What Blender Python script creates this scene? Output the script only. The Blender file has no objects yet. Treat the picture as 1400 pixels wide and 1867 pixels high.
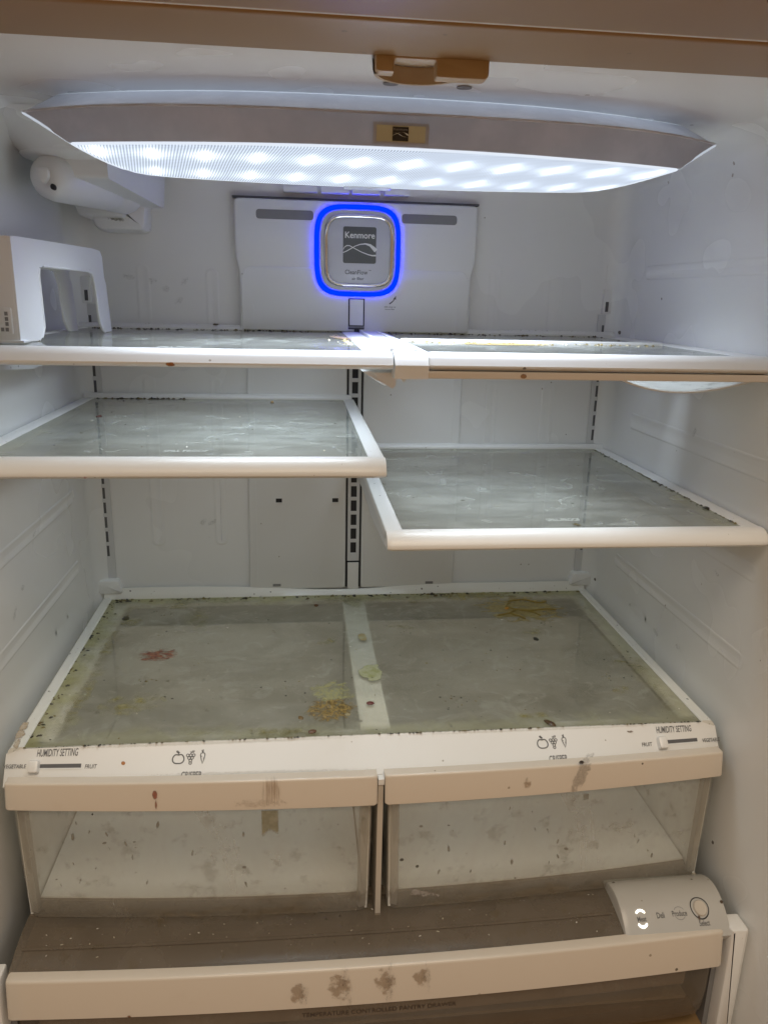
import bpy, bmesh, math, random
from mathutils import Vector, Matrix
random.seed(7)
sc = bpy.context.scene

# ---------------------------------------------------------------- camera
cd = bpy.data.cameras.new('camera'); cam = bpy.data.objects.new('camera', cd); sc.collection.objects.link(cam)
R = Vector((0.9939598528954136, -0.10740581609744557, 0.022534451414876307))
U = Vector((0.0075321277463332, 0.27161701021100404, 0.9623759487932187))
F = Vector((0.10948551449274299, 0.9563933241258415, -0.2707853978407668))
cam.matrix_world = Matrix(((R.x, U.x, -F.x, -0.0817936), (R.y, U.y, -F.y, -1.12596), (R.z, U.z, -F.z, 0.6867448), (0, 0, 0, 1)))
cd.sensor_fit = 'HORIZONTAL'; cd.sensor_width = 36.0; cd.lens = 36.0 * 1399.86 / 1400.0
cd.clip_start = 0.01; cd.clip_end = 100
sc.camera = cam
# ---------------------------------------------------------------- world: a dim warm kitchen around the open fridge
w = bpy.data.worlds.new('World'); sc.world = w; w.use_nodes = True
# pale ceiling above, warm walls level with the eye, a brown wooden floor below
bg = w.node_tree.nodes['Background']; bg.inputs[1].default_value = 0.38
_tc = w.node_tree.nodes.new('ShaderNodeTexCoord'); _sx = w.node_tree.nodes.new('ShaderNodeSeparateXYZ'); _cr = w.node_tree.nodes.new('ShaderNodeValToRGB')
_ma = w.node_tree.nodes.new('ShaderNodeMath'); _ma.operation = 'MULTIPLY_ADD'; _ma.inputs[1].default_value = 0.5; _ma.inputs[2].default_value = 0.5
w.node_tree.links.new(_tc.outputs['Generated'], _sx.inputs[0]); w.node_tree.links.new(_sx.outputs[2], _ma.inputs[0])
w.node_tree.links.new(_ma.outputs[0], _cr.inputs[0]); w.node_tree.links.new(_cr.outputs[0], bg.inputs[0])
_e = _cr.color_ramp.elements; _e[0].position = 0.30; _e[0].color = (0.62, 0.33, 0.13, 1); _e[1].position = 0.72; _e[1].color = (0.85, 0.84, 0.82, 1)
_k = _e.new(0.50); _k.color = (0.62, 0.38, 0.20, 1)
# the kitchen's ceiling lamp, behind and above the camera
def area(name, loc, target, size, power, col):
    l = bpy.data.lights.new(name, 'AREA'); l.shape = 'RECTANGLE'; l.size, l.size_y = size; l.energy = power; l.color = col
    o = bpy.data.objects.new(name, l); sc.collection.objects.link(o); o.location = loc
    o.rotation_euler = (Vector(target) - Vector(loc)).to_track_quat('-Z', 'Y').to_euler()
    return o
area('kitchen_lamp', (0.0, -1.8, 2.25), (0, -0.35, 0.2), (1.2, 0.8), 18.0, (1.0, 0.80, 0.58))
# the LED board of the fridge's own ceiling lamp, shining down through its lens
_l = area('led_board', (0.0, -0.30, 0.8005), (0.0, -0.315, 0.0), (0.48, 0.13), 1.85, (0.77, 0.86, 1.0)); _l.data.spread = math.radians(112)
sc.view_settings.view_transform = 'Standard'; sc.view_settings.look = 'None'
sc.view_settings.exposure = 0.42; sc.view_settings.gamma = 1.0
sc.render.engine = 'CYCLES'
sc.cycles.max_bounces = 12; sc.cycles.diffuse_bounces = 7; sc.cycles.glossy_bounces = 4
sc.cycles.transparent_max_bounces = 16; sc.cycles.transmission_bounces = 6
sc.cycles.caustics_reflective = False; sc.cycles.caustics_refractive = False
sc.cycles.use_denoising = True

# ---------------------------------------------------------------- materials
class NT:
    def __init__(s, name):
        s.m = bpy.data.materials.new(name); s.m.use_nodes = True; s.t = s.m.node_tree; s.t.nodes.clear()
        s.out = s.n('ShaderNodeOutputMaterial')
    def n(s, typ, **kw):
        n = s.t.nodes.new(typ)
        for k, v in kw.items(): setattr(n, k, v)
        return n
    def l(s, a, b): s.t.links.new(a, b)
    def put(s, sock, v):
        if isinstance(v, (int, float)): sock.default_value = v
        elif isinstance(v, tuple): sock.default_value = (v + (1,))[:4] if len(sock.default_value) == 4 else v
        else: s.l(v, sock)
    def math(s, op, a, b=0.0, c=0.0, clamp=False):
        n = s.n('ShaderNodeMath', operation=op, use_clamp=clamp)
        s.put(n.inputs[0], a); s.put(n.inputs[1], b); s.put(n.inputs[2], c); return n.outputs[0]
    def mix(s, f, a, b):
        n = s.n('ShaderNodeMix', data_type='RGBA'); s.put(n.inputs[0], f); s.put(n.inputs[6], a); s.put(n.inputs[7], b); return n.outputs[2]
    def coord(s, scale=(1, 1, 1), loc=(0, 0, 0), kind='Object'):
        c = s.n('ShaderNodeTexCoord'); m = s.n('ShaderNodeMapping'); s.l(c.outputs[kind], m.inputs[0])
        m.inputs['Scale'].default_value = scale; m.inputs['Location'].default_value = loc; return m.outputs[0]
    def noise(s, vec, scale, detail=4, rough=0.55, dist=0.0):
        n = s.n('ShaderNodeTexNoise'); s.l(vec, n.inputs['Vector']); n.inputs['Scale'].default_value = scale
        n.inputs['Detail'].default_value = detail; n.inputs['Roughness'].default_value = rough; n.inputs['Distortion'].default_value = dist
        return n.outputs[0]
    def voro(s, vec, scale):
        n = s.n('ShaderNodeTexVoronoi'); s.l(vec, n.inputs['Vector']); n.inputs['Scale'].default_value = scale; return n.outputs['Distance'], n.outputs['Color']
    def step(s, v, lo, hi):
        n = s.n('ShaderNodeMapRange', interpolation_type='SMOOTHSTEP'); s.put(n.inputs[0], v)
        n.inputs[1].default_value = lo; n.inputs[2].default_value = hi; return n.outputs[0]
    def bump(s, h, strength=0.2, dist=0.001):
        n = s.n('ShaderNodeBump'); n.inputs['Strength'].default_value = strength; n.inputs['Distance'].default_value = dist
        s.l(h, n.inputs['Height']); return n.outputs[0]
    def princ(s, **kw):
        p = s.n('ShaderNodeBsdfPrincipled')
        for k, v in kw.items(): s.put(p.inputs[k.replace('_', ' ')], v)
        return p
    def fin(s, sh): s.l(sh, s.out.inputs[0]); return s.m

def film(t, p, tint, f_raw):
    """p (dirty film with its gloss) over a clear sheet: mix by Schlick fresnel; faces seen from inside stay clear"""
    tr = t.n('ShaderNodeBsdfTransparent'); t.put(tr.inputs[0], tint)
    lw = t.n('ShaderNodeLayerWeight'); lw.inputs[0].default_value = 0.5
    fr = t.math('ADD', 0.04, t.math('MULTIPLY', t.math('POWER', lw.outputs['Facing'], 5.0), 0.96))
    g = t.n('ShaderNodeNewGeometry')
    f = t.math('MULTIPLY', f_raw, t.math('SUBTRACT', 1.0, fr), clamp=True)
    f = t.math('MAXIMUM', f, g.outputs['Backfacing'])
    ms = t.n('ShaderNodeMixShader'); t.l(f, ms.inputs[0]); t.l(p.outputs[0], ms.inputs[1]); t.l(tr.outputs[0], ms.inputs[2])
    return ms.outputs[0]

def specks(t, vec, scale, keep, rad):
    """small scattered spots: mask 0..1"""
    d, c = t.voro(vec, scale)
    sep = t.n('ShaderNodeSeparateColor'); t.l(c, sep.inputs[0])
    on = t.math('LESS_THAN', sep.outputs[0], keep)
    r = t.math('MULTIPLY', sep.outputs[1], rad)
    warp = t.math('MULTIPLY', t.noise(vec, scale * 4, 2), 0.12)
    m = t.math('LESS_THAN', t.math('ADD', d, warp), t.math('ADD', r, 0.04))
    return t.math('MULTIPLY', on, m)

def plastic(name, col, rough=0.3, dirt=0.5, speck=0.06, sscale=45, grime=(0.33, 0.27, 0.16), metal=0.0, coat=0.0, scale=1.0, peel=0.0):
    t = NT(name); v = t.coord((scale,) * 3)
    n1 = t.noise(v, 5, 5, 0.6); n2 = t.noise(v, 40, 4, 0.6)
    c = t.mix(t.math('MULTIPLY', t.step(n1, 0.40, 0.85), 0.20 * dirt), col, tuple(x * 0.72 + g * 0.28 for x, g in zip(col, grime)))
    c = t.mix(t.math('MULTIPLY', t.step(n2, 0.60, 0.80), 0.10 * dirt), c, grime)
    if speck > 0:
        c = t.mix(t.math('MULTIPLY', specks(t, v, sscale, speck, 0.16), 0.85), c, (0.06, 0.045, 0.03))
        c = t.mix(t.math('MULTIPLY', specks(t, v, sscale * 2.3, speck * 0.8, 0.2), 0.6), c, (0.16, 0.11, 0.05))
    r = t.math('ADD', rough - 0.025, t.math('MULTIPLY', t.noise(v, 7, 2), 0.05))
    p = t.princ(Base_Color=c, Roughness=r, Metallic=metal, Coat_Weight=coat)
    if peel: t.l(t.bump(t.noise(v, 220, 2), peel, 0.0006), p.inputs['Normal'])
    return t.fin(p.outputs[0])

def flat(name, col, rough=0.5, metal=0.0):
    t = NT(name); v = t.coord()
    c = t.mix(t.math('MULTIPLY', t.noise(v, 120, 3), 0.35), col, tuple(x * 0.75 for x in col))
    return t.fin(t.princ(Base_Color=c, Roughness=rough, Metallic=metal).outputs[0])

def emit(name, col, s):
    t = NT(name); e = t.n('ShaderNodeEmission'); t.put(e.inputs[0], col); e.inputs[1].default_value = s
    return t.fin(e.outputs[0])

def glass_dirty(name, c1, c2, thru, half, edges, streak=(1, 3, 1), tint=(0.945, 0.955, 0.94), speckd=0.14, rough=0.07, frost=0.0):
    """half = (x0,x1,y0,y1) extent in object space; edges = strengths (back, front, left, right) of the olive grime"""
    t = NT(name); v = t.coord(streak); vo = t.coord()
    n1 = t.noise(v, 9, 7, 0.66, 0.8); n2 = t.noise(vo, 30, 5, 0.62, 1.2); n3 = t.noise(v, 110, 4, 0.6)
    c = t.mix(t.step(n1, 0.38, 0.62), c1, c2)
    c = t.mix(t.math('MULTIPLY', t.step(n2, 0.52, 0.72), 0.35), c, (0.50, 0.53, 0.48))
    c = t.mix(t.math('MULTIPLY', t.step(n3, 0.60, 0.74), 0.45), c, (0.12, 0.125, 0.09))
    # hair-thin scratch-like smears
    v2 = t.coord((1, 7, 1)); sm = t.noise(v2, 28, 6, 0.7, 2.5)
    band = t.math('SUBTRACT', 1.0, t.step(t.math('ABSOLUTE', t.math('SUBTRACT', sm, 0.5)), 0.0, 0.012))
    gate = t.step(t.noise(vo, 12, 3), 0.53, 0.66)
    c = t.mix(t.math('MULTIPLY', t.math('MULTIPLY', band, gate), 0.22), c, (0.48, 0.52, 0.46))
    sep = t.n('ShaderNodeSeparateXYZ'); t.l(vo, sep.inputs[0])
    gr = 0.0
    x0, x1, y0, y1 = half
    gn = t.math('MULTIPLY', t.noise(vo, 22, 5, 0.6, 0.5), 0.10)
    for (ax, at, s, k) in ((1, y1, -1, edges[0]), (1, y0, 1, edges[1]), (0, x0, 1, edges[2]), (0, x1, -1, edges[3])):
        if k <= 0: continue
        d = t.math('MULTIPLY', t.math('SUBTRACT', sep.outputs[ax], at), float(s))
        d = t.math('SUBTRACT', t.math('ADD', d, gn), 0.052)
        m = t.math('MULTIPLY', t.math('SUBTRACT', 1.0, t.step(d, -0.004, 0.034)), float(k))
        gr = t.math('MAXIMUM', gr, m)
    if gr != 0.0:
        oc = t.mix(t.noise(vo, 60, 4, 0.7), (0.24, 0.21, 0.05), (0.46, 0.46, 0.20))
        c = t.mix(gr, c, oc)
    sp = specks(t, vo, 75, speckd, 0.22)
    c = t.mix(t.math('MULTIPLY', sp, 0.8), c, (0.035, 0.03, 0.015))
    sp2 = specks(t, t.coord((1, 1, 1), (3, 1, 2)), 60, speckd * 0.4, 0.12)
    c = t.mix(t.math('MULTIPLY', sp2, 0.8), c, (0.75, 0.76, 0.62))
    r = t.math('ADD', rough, t.math('MULTIPLY', t.step(n2, 0.4, 0.75), 0.16))
    p = t.princ(Base_Color=c, Roughness=r, IOR=1.5)
    f = t.math('MULTIPLY', t.math('SUBTRACT', 1.0, t.math('MAXIMUM', sp, t.math('MULTIPLY', t.step(n2, 0.52, 0.72), 0.3))), thru)
    if gr != 0.0: f = t.math('MULTIPLY', f, t.math('SUBTRACT', 1.0, t.math('MULTIPLY', gr, 0.8)))
    if frost:
        tl = t.n('ShaderNodeBsdfTranslucent'); t.put(tl.inputs[0], (0.82, 0.82, 0.745)); mx = t.n('ShaderNodeMixShader'); mx.inputs[0].default_value = frost
        t.l(p.outputs[0], mx.inputs[1]); t.l(tl.outputs[0], mx.inputs[2])
        return t.fin(film(t, mx, tint, f))
    return t.fin(film(t, p, tint, f))

def clear(name, tint, haze, hazecol, rough=0.08, dirt=0.5):
    t = NT(name); v = t.coord((1, 1, 0.45)); vo = t.coord()
    n1 = t.noise(v, 14, 5, 0.65, 0.8); n2 = t.noise(vo, 45, 5, 0.6)
    c = t.mix(t.math('MULTIPLY', t.step(n2, 0.55, 0.72), dirt), hazecol, (0.14, 0.11, 0.065))
    sp = specks(t, vo, 60, 0.05, 0.16)
    c = t.mix(sp, c, (0.05, 0.04, 0.025))
    p = t.princ(Base_Color=c, Roughness=t.math('ADD', rough, t.math('MULTIPLY', n1, 0.15)))
    a = t.math('SUBTRACT', 1.0, t.math('MULTIPLY', t.math('ADD', 0.55, n1), haze))
    a = t.math('MULTIPLY', a, t.math('SUBTRACT', 1.0, t.math('MULTIPLY', sp, 0.8)))
    a = t.math('MULTIPLY', a, t.math('SUBTRACT', 1.0, t.math('MULTIPLY', t.step(n2, 0.55, 0.72), dirt * 0.5)))
    return t.fin(film(t, p, tint, a))

def stain_mat(name, col, col2, dens=0.9, square=False, speckle=False, scale=3.0, rough=0.35, aspect=(1, 1, 1), soft=0.25):
    t = NT(name); v = t.coord(tuple(q * 60 for q in aspect), (random.random() * 9, random.random() * 9, 0), 'Object')
    u = t.coord(kind='UV'); ln = t.n('ShaderNodeVectorMath', operation='LENGTH'); t.l(u, ln.inputs[0])
    n = t.noise(v, scale, 5, 0.58, 0.25)
    fall = t.math('SUBTRACT', 1.0, t.math('POWER', ln.outputs['Value'], 2.2))
    a = t.math('SUBTRACT', t.math('ADD', t.math('MULTIPLY', t.math('SUBTRACT', n, 0.5), 3.2), fall), 0.32)
    a = t.step(a, 0.0, soft * 2.5)
    if square:
        sx = t.n('ShaderNodeSeparateXYZ'); t.l(u, sx.inputs[0])
        low = t.step(t.math('ADD', sx.outputs[1], t.math('MULTIPLY', t.math('SUBTRACT', n, 0.5), 2.2)), -0.85, -0.45)
        a = t.math('MULTIPLY', low, t.math('SUBTRACT', 1.0, t.step(t.math('MAXIMUM', t.math('ABSOLUTE', sx.outputs[0]), t.math('ABSOLUTE', sx.outputs[1])), 0.90, 0.97)))
    else:
        edge = t.math('SUBTRACT', 1.0, t.step(ln.outputs['Value'], 0.86, 1.0))
        a = t.math('MULTIPLY', a, edge)
    if speckle:
        d, c = t.voro(v, scale * 4.5); fn = t.noise(v, scale * 9, 2)
        a = t.math('MULTIPLY', a, t.math('ADD', t.math('MULTIPLY', t.math('LESS_THAN', t.math('ADD', d, t.math('MULTIPLY', fn, 0.3)), 0.42), 0.9), 0.16))
    cc = t.mix(t.step(t.noise(v, scale * 2.2, 4, 0.65), 0.38, 0.62), col, col2)
    p = t.princ(Base_Color=cc, Roughness=rough, Alpha=t.math('MULTIPLY', a, dens))
    t.l(t.bump(n, 0.6, 0.002), p.inputs['Normal'])
    return t.fin(p.outputs[0])

M = {}
M['liner'] = plastic('liner_plastic', (0.75, 0.76, 0.745), 0.27, 0.10, 0.05, 34)
M['white'] = plastic('white_plastic', (0.74, 0.735, 0.71), 0.30, 0.35, 0.04, 60)
M['clean'] = plastic('cleaner_white_plastic', (0.74, 0.75, 0.74), 0.33, 0.15, 0.015, 50)
M['frame'] = plastic('shelf_frame_plastic', (0.72, 0.72, 0.70), 0.36, 0.5, 0.16, 70)
M['grimy'] = plastic('grimy_white_plastic', (0.72, 0.72, 0.67), 0.36, 1.2, 0.55, 85, grime=(0.30, 0.27, 0.13))
M['handle'] = plastic('handle_plastic', (0.64, 0.57, 0.48), 0.22, 0.55, 0.07, 45, grime=(0.34, 0.22, 0.12))
M['shaded_cream'] = plastic('header_paint_shaded', (0.29, 0.18, 0.08), 0.42, 0.6, 0.05, 26, grime=(0.28, 0.17, 0.08))  # header's shade put into the colour: cream paint darkened to brown
M['catch'] = plastic('catch_plastic', (0.40, 0.29, 0.17), 0.4, 0.4, 0.02, 26)
M['housing'] = plastic('lamp_housing', (0.40, 0.42, 0.47), 0.18, 0.3, 0.02, 40)
M['grey'] = flat('grey_recess', (0.22, 0.22, 0.22), 0.5)
M['dark'] = flat('dark_gap', (0.02, 0.02, 0.022), 0.7)
M['slot'] = flat('slot_shadow', (0.10, 0.10, 0.105), 0.6)
M['print'] = flat('grey_print', (0.10, 0.10, 0.10), 0.5)
M['faint_print'] = flat('faint_print', (0.48, 0.50, 0.46), 0.4)
M['pale_print'] = flat('pale_print', (0.78, 0.80, 0.76), 0.4)
M['plate'] = flat('logo_plate', (0.105, 0.115, 0.11), 0.35)
M['black_plate'] = flat('badge_plate', (0.012, 0.012, 0.014), 0.25)
M['badge'] = flat('cream_badge', (0.50, 0.48, 0.32), 0.35)
M['metal'] = flat('chrome', (0.75, 0.74, 0.72), 0.06, 1.0)
M['rail'] = plastic('rail_metal', (0.60, 0.61, 0.61), 0.32, 0.5, 0.14, 90)
M['puck'] = plastic('filter_cover', (0.52, 0.53, 0.56), 0.25, 0.05, 0, 50)
M['blue'] = emit('blue_ring_light', (0.0, 0.003, 1.0), 11.0)
M['ind'] = emit('indicator_light', (1.0, 0.95, 0.78), 3.0)
M['smoke'] = clear('smoked_plastic', (0.66, 0.61, 0.54), 0.45, (0.25, 0.21, 0.165), 0.16, 0.7)
M['clearp'] = clear('clear_drawer_plastic', (0.97, 0.97, 0.95), 0.34, (0.50, 0.47, 0.41), 0.05, 0.55)
M['clears'] = clear('clear_drawer_side', (0.93, 0.92, 0.90), 0.85, (0.76, 0.76, 0.72), 0.12, 0.5)
M['post'] = clear('drawer_corner_plastic', (0.80, 0.78, 0.74), 0.5, (0.36, 0.34, 0.30), 0.08, 0.7)
M['smoke2'] = clear('pantry_front_plastic', (0.80, 0.75, 0.68), 0.28, (0.30, 0.25, 0.19), 0.10, 0.6)
M['floorp'] = plastic('drawer_floor', (0.82, 0.81, 0.78), 0.35, 1.0, 0.35, 55, grime=(0.30, 0.29, 0.20))
M['inside'] = plastic('pantry_inside', (0.46, 0.41, 0.34), 0.35, 0.8, 0.2, 40, grime=(0.13, 0.10, 0.06))
M['tray'] = plastic('pantry_tray', (0.52, 0.47, 0.40), 0.30, 0.8, 0.2, 40, grime=(0.25, 0.20, 0.12))
M['control'] = plastic('control_plastic', (0.46, 0.45, 0.42), 0.33, 0.5, 0.14, 60)
def _led():
    t = NT('led_lens'); v = t.coord()
    s = t.n('ShaderNodeSeparateXYZ'); t.l(v, s.inputs[0])
    # LED hot spots in two rows (x pitch 47 mm), seen through a ribbed diffuser
    tot = None
    for (yy, xo, k, sx) in ((-0.352 + 0.25, 0.0, 0.55, 0.017), (-0.262 + 0.25, 0.012, 0.5, 0.016), (-0.352 + 0.25, 0.0, 1.7, 0.0050), (-0.262 + 0.25, 0.012, 1.3, 0.0045)):
        fx = t.math('MULTIPLY', t.math('SUBTRACT', t.math('FRACT', t.math('ADD', t.math('DIVIDE', t.math('ADD', s.outputs[0], xo + 0.47), 0.047), 0.0)), 0.5), 0.047)
        wob = t.math('MULTIPLY', t.math('SUBTRACT', s.outputs[1], yy), 0.12)
        fx = t.math('ADD', fx, wob)
        dx = t.math('DIVIDE', fx, sx); dy = t.math('DIVIDE', t.math('SUBTRACT', s.outputs[1], yy), 0.020)
        g = t.math('EXPONENT', t.math('MULTIPLY', t.math('ADD', t.math('MULTIPLY', dx, dx), t.math('MULTIPLY', dy, dy)), -1.0))
        g = t.math('MULTIPLY', g, k); tot = g if tot is None else t.math('ADD', tot, g)
    ph = t.math('ADD', t.math('MULTIPLY', s.outputs[0], 2300.0), t.math('MULTIPLY', s.outputs[1], 420.0))
    rib = t.math('ADD', t.math('MULTIPLY', t.math('SINE', ph), 0.5), 0.5)
    rib2 = t.math('ADD', t.math('MULTIPLY', t.math('SINE', t.math('MULTIPLY', s.outputs[1], 900.0)), 0.5), 0.5)
    amp = t.math('ADD', 0.56, t.math('ADD', t.math('MULTIPLY', rib, 0.62), t.math('MULTIPLY', rib2, 0.15)))
    st = t.math('MULTIPLY', t.math('ADD', t.math('MULTIPLY', tot, t.math('ADD', 0.45, t.math('MULTIPLY', t.noise(v, 26, 2), 1.1))), 0.66), amp)
    e = t.n('ShaderNodeEmission'); t.put(e.inputs[0], (0.74, 0.84, 1.0)); t.l(st, e.inputs[1])
    return t.fin(e.outputs[0])
M['led'] = _led()
def _lampclear():
    t = NT('lamp_clear_cover'); v = t.coord()
    n = t.noise(v, 30, 5, 0.6)
    c = t.mix(t.step(n, 0.4, 0.7), (0.55, 0.55, 0.57), (0.72, 0.72, 0.74))
    p = t.princ(Base_Color=c, Roughness=0.2)
    tr = t.n('ShaderNodeBsdfTranslucent'); t.put(tr.inputs[0], (0.8, 0.82, 0.88))
    ms = t.n('ShaderNodeMixShader'); ms.inputs[0].default_value = 0.3; t.l(p.outputs[0], ms.inputs[1]); t.l(tr.outputs[0], ms.inputs[2])
    return t.fin(ms.outputs[0])
M['lampclear'] = _lampclear()
def _housing():
    t = NT('lamp_housing_plastic'); v = t.coord(); n = t.noise(v, 25, 5, 0.6)
    p = t.princ(Base_Color=t.mix(t.step(n, 0.35, 0.7), (0.36, 0.37, 0.41), (0.44, 0.45, 0.49)), Roughness=0.16)
    tr = t.n('ShaderNodeBsdfTranslucent'); t.put(tr.inputs[0], (0.62, 0.66, 0.75))
    ms = t.n('ShaderNodeMixShader'); ms.inputs[0].default_value = 0.12; t.l(p.outputs[0], ms.inputs[1]); t.l(tr.outputs[0], ms.inputs[2])
    return t.fin(ms.outputs[0])
M['housing'] = _housing()

# ---------------------------------------------------------------- object helpers
COL = sc.collection
BASE = {}
def subthing(name, label, loc, parent):
    o = bpy.data.objects.new(name, None); COL.objects.link(o); o.parent = parent; o.location = Vector(loc) - BASE[parent.name]; o.empty_display_size = 0.02
    o['label'] = label; BASE[o.name] = Vector(loc); return o
def thing(name, label, cat, loc, group=None):
    o = bpy.data.objects.new(name, None); COL.objects.link(o); o.location = loc; o.empty_display_size = 0.02
    o['label'] = label; o['category'] = cat
    if group: o['group'] = group
    BASE[o.name] = Vector(loc); return o
def mesh_obj(name, verts, faces, mat, parent=None, smooth=False, uvs=None, label=None, loc=None):
    b = BASE.get(parent.name, Vector()) if parent else Vector(loc or (0, 0, 0))
    me = bpy.data.meshes.new(name); me.from_pydata([Vector(v) - b for v in verts], [], faces)
    bm = bmesh.new(); bm.from_mesh(me); bmesh.ops.recalc_face_normals(bm, faces=bm.faces); bm.to_mesh(me); bm.free()
    if uvs:
        ul = me.uv_layers.new()
        for lp in me.loops: ul.data[lp.index].uv = uvs[lp.vertex_index]
    me.materials.append(mat)
    if smooth:
        for p in me.polygons: p.use_smooth = True
        try: me.set_sharp_from_angle(angle=math.radians(38))
        except Exception: pass
    o = bpy.data.objects.new(name, me); COL.objects.link(o)
    if parent:
        o.parent = parent
    else: o.location = b
    BASE[o.name] = b
    if label: o['label'] = label
    return o
def join(*parts):
    V, Fc = [], []
    for v, f in parts:
        k = len(V); V += list(v); Fc += [tuple(i + k for i in q) for q in f]
    return V, Fc
def box(x0, x1, y0, y1, z0, z1, bev=0.0, seg=2):
    bm = bmesh.new(); bmesh.ops.create_cube(bm, size=1)
    for v in bm.verts: v.co = Vector(((x0 + x1) / 2 + v.co.x * (x1 - x0), (y0 + y1) / 2 + v.co.y * (y1 - y0), (z0 + z1) / 2 + v.co.z * (z1 - z0)))
    if bev: bmesh.ops.bevel(bm, geom=bm.edges[:], offset=bev, segments=seg, affect='EDGES', profile=0.7)
    bm.verts.index_update(); r = ([tuple(v.co) for v in bm.verts], [tuple(v.index for v in f.verts) for f in bm.faces]); bm.free(); return r
def sweep(prof, xs, fn=None, caps=True):
    """closed (y,z) profile swept along x; fn(x,y,z)->point"""
    fn = fn or (lambda x, y, z: (x, y, z)); n = len(prof); V = []; Fc = []
    for x in xs: V += [fn(x, y, z) for y, z in prof]
    for i in range(len(xs) - 1):
        for j in range(n):
            a = i * n + j; b = i * n + (j + 1) % n; Fc.append((a, b, b + n, a + n))
    if caps: Fc.append(tuple(range(n))[::-1]); Fc.append(tuple((len(xs) - 1) * n + j for j in range(n)))
    return V, Fc
def loft(loops, cap0=True, cap1=True, closed=True):
    n = len(loops[0]); V = [p for L in loops for p in L]; Fc = []
    for i in range(len(loops) - 1):
        for j in range(n if closed else n - 1):
            a = i * n + j; b = i * n + (j + 1) % n; Fc.append((a, b, b + n, a + n))
    if cap0: Fc.append(tuple(range(n))[::-1])
    if cap1: Fc.append(tuple((len(loops) - 1) * n + j for j in range(n)))
    return V, Fc
def arcprof(pts, r, n=4):
    """round the corners of a closed 2D polygon; r number or list"""
    out = []; m = len(pts)
    for i in range(m):
        p = Vector(pts[i]); a = Vector(pts[i - 1]) - p; b = Vector(pts[(i + 1) % m]) - p
        rr = r[i] if isinstance(r, (list, tuple)) else r
        rr = min(rr, a.length * 0.49, b.length * 0.49)
        if rr < 1e-6: out.append(tuple(p)); continue
        a0 = p + a.normalized() * rr; b0 = p + b.normalized() * rr
        for k in range(n + 1):
            s = k / n; out.append(tuple((1 - s) ** 2 * a0 + 2 * s * (1 - s) * p + s * s * b0))
    return out
def inset(poly, d):
    m = len(poly); out = []; A = sum(poly[i][0] * poly[(i + 1) % m][1] - poly[(i + 1) % m][0] * poly[i][1] for i in range(m))
    sg = 1 if A > 0 else -1
    for i in range(m):
        p = Vector(poly[i]); a = (p - Vector(poly[i - 1])); b = (Vector(poly[(i + 1) % m]) - p)
        if a.length < 1e-9: a = b
        if b.length < 1e-9: b = a
        na = Vector((-a.y, a.x)).normalized() * sg; nb = Vector((-b.y, b.x)).normalized() * sg
        k = na + nb; k = k.normalized() if k.length > 1e-6 else na
        out.append(tuple(p + k * d / max(0.5, k.dot(na))))
    return out
def plate(poly, y0, y1, bev, fn=None):
    """poly in (x,z), from back y0 to front y1 (y1<y0) with a bevelled front edge"""
    fn = fn or (lambda x, y, z: (x, y, z)); s = 1 if y0 > y1 else -1
    L = [poly, poly, inset(poly, bev * 0.3), inset(poly, bev)]; Y = [y0, y1 + s * bev, y1 + s * bev * 0.3, y1]
    return loft([[fn(x, y, z) for x, z in l] for l, y in zip(L, Y)])
def superell(cx, cz, a, b, n=4.5, k=64):
    o = []
    for i in range(k):
        t = 2 * math.pi * i / k; c, s = math.cos(t), math.sin(t)
        o.append((cx + a * math.copysign(abs(c) ** (2 / n), c), cz + b * math.copysign(abs(s) ** (2 / n), s)))
    return o
def ring(outer, inner, y0, y1, fn=None):
    fn = fn or (lambda x, y, z: (x, y, z))
    return loft([[fn(x, y0, z) for x, z in outer], [fn(x, y1, z) for x, z in outer], [fn(x, y1, z) for x, z in inner], [fn(x, y0, z) for x, z in inner], [fn(x, y0, z) for x, z in outer]], False, False)
def tube(path, r, n=8, closed=False):
    V = []; Fc = []; m = len(path); P = [Vector(p) for p in path]
    for i in range(m):
        t = (P[(i + 1) % m] - P[i - 1]) if (closed or 0 < i < m - 1) else (P[min(i + 1, m - 1)] - P[max(i - 1, 0)])
        t.normalize(); up = Vector((0, 1, 0)) if abs(t.y) < 0.9 else Vector((0, 0, 1))
        s = t.cross(up).normalized(); u = s.cross(t)
        rr = r[i] if isinstance(r, (list, tuple)) else r
        V += [tuple(P[i] + s * math.cos(2 * math.pi * k / n) * rr + u * math.sin(2 * math.pi * k / n) * rr) for k in range(n)]
    for i in range(m if closed else m - 1):
        for k in range(n):
            a = i * n + k; b = i * n + (k + 1) % n; c = (a + n) % (m * n); d = (b + n) % (m * n); Fc.append((a, b, d, c))
    if not closed: Fc.append(tuple(range(n))[::-1]); Fc.append(tuple((m - 1) * n + k for k in range(n)))
    return V, Fc
def lin(a, b, n): return [a + (b - a) * i / (n - 1) for i in range(n)]

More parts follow.
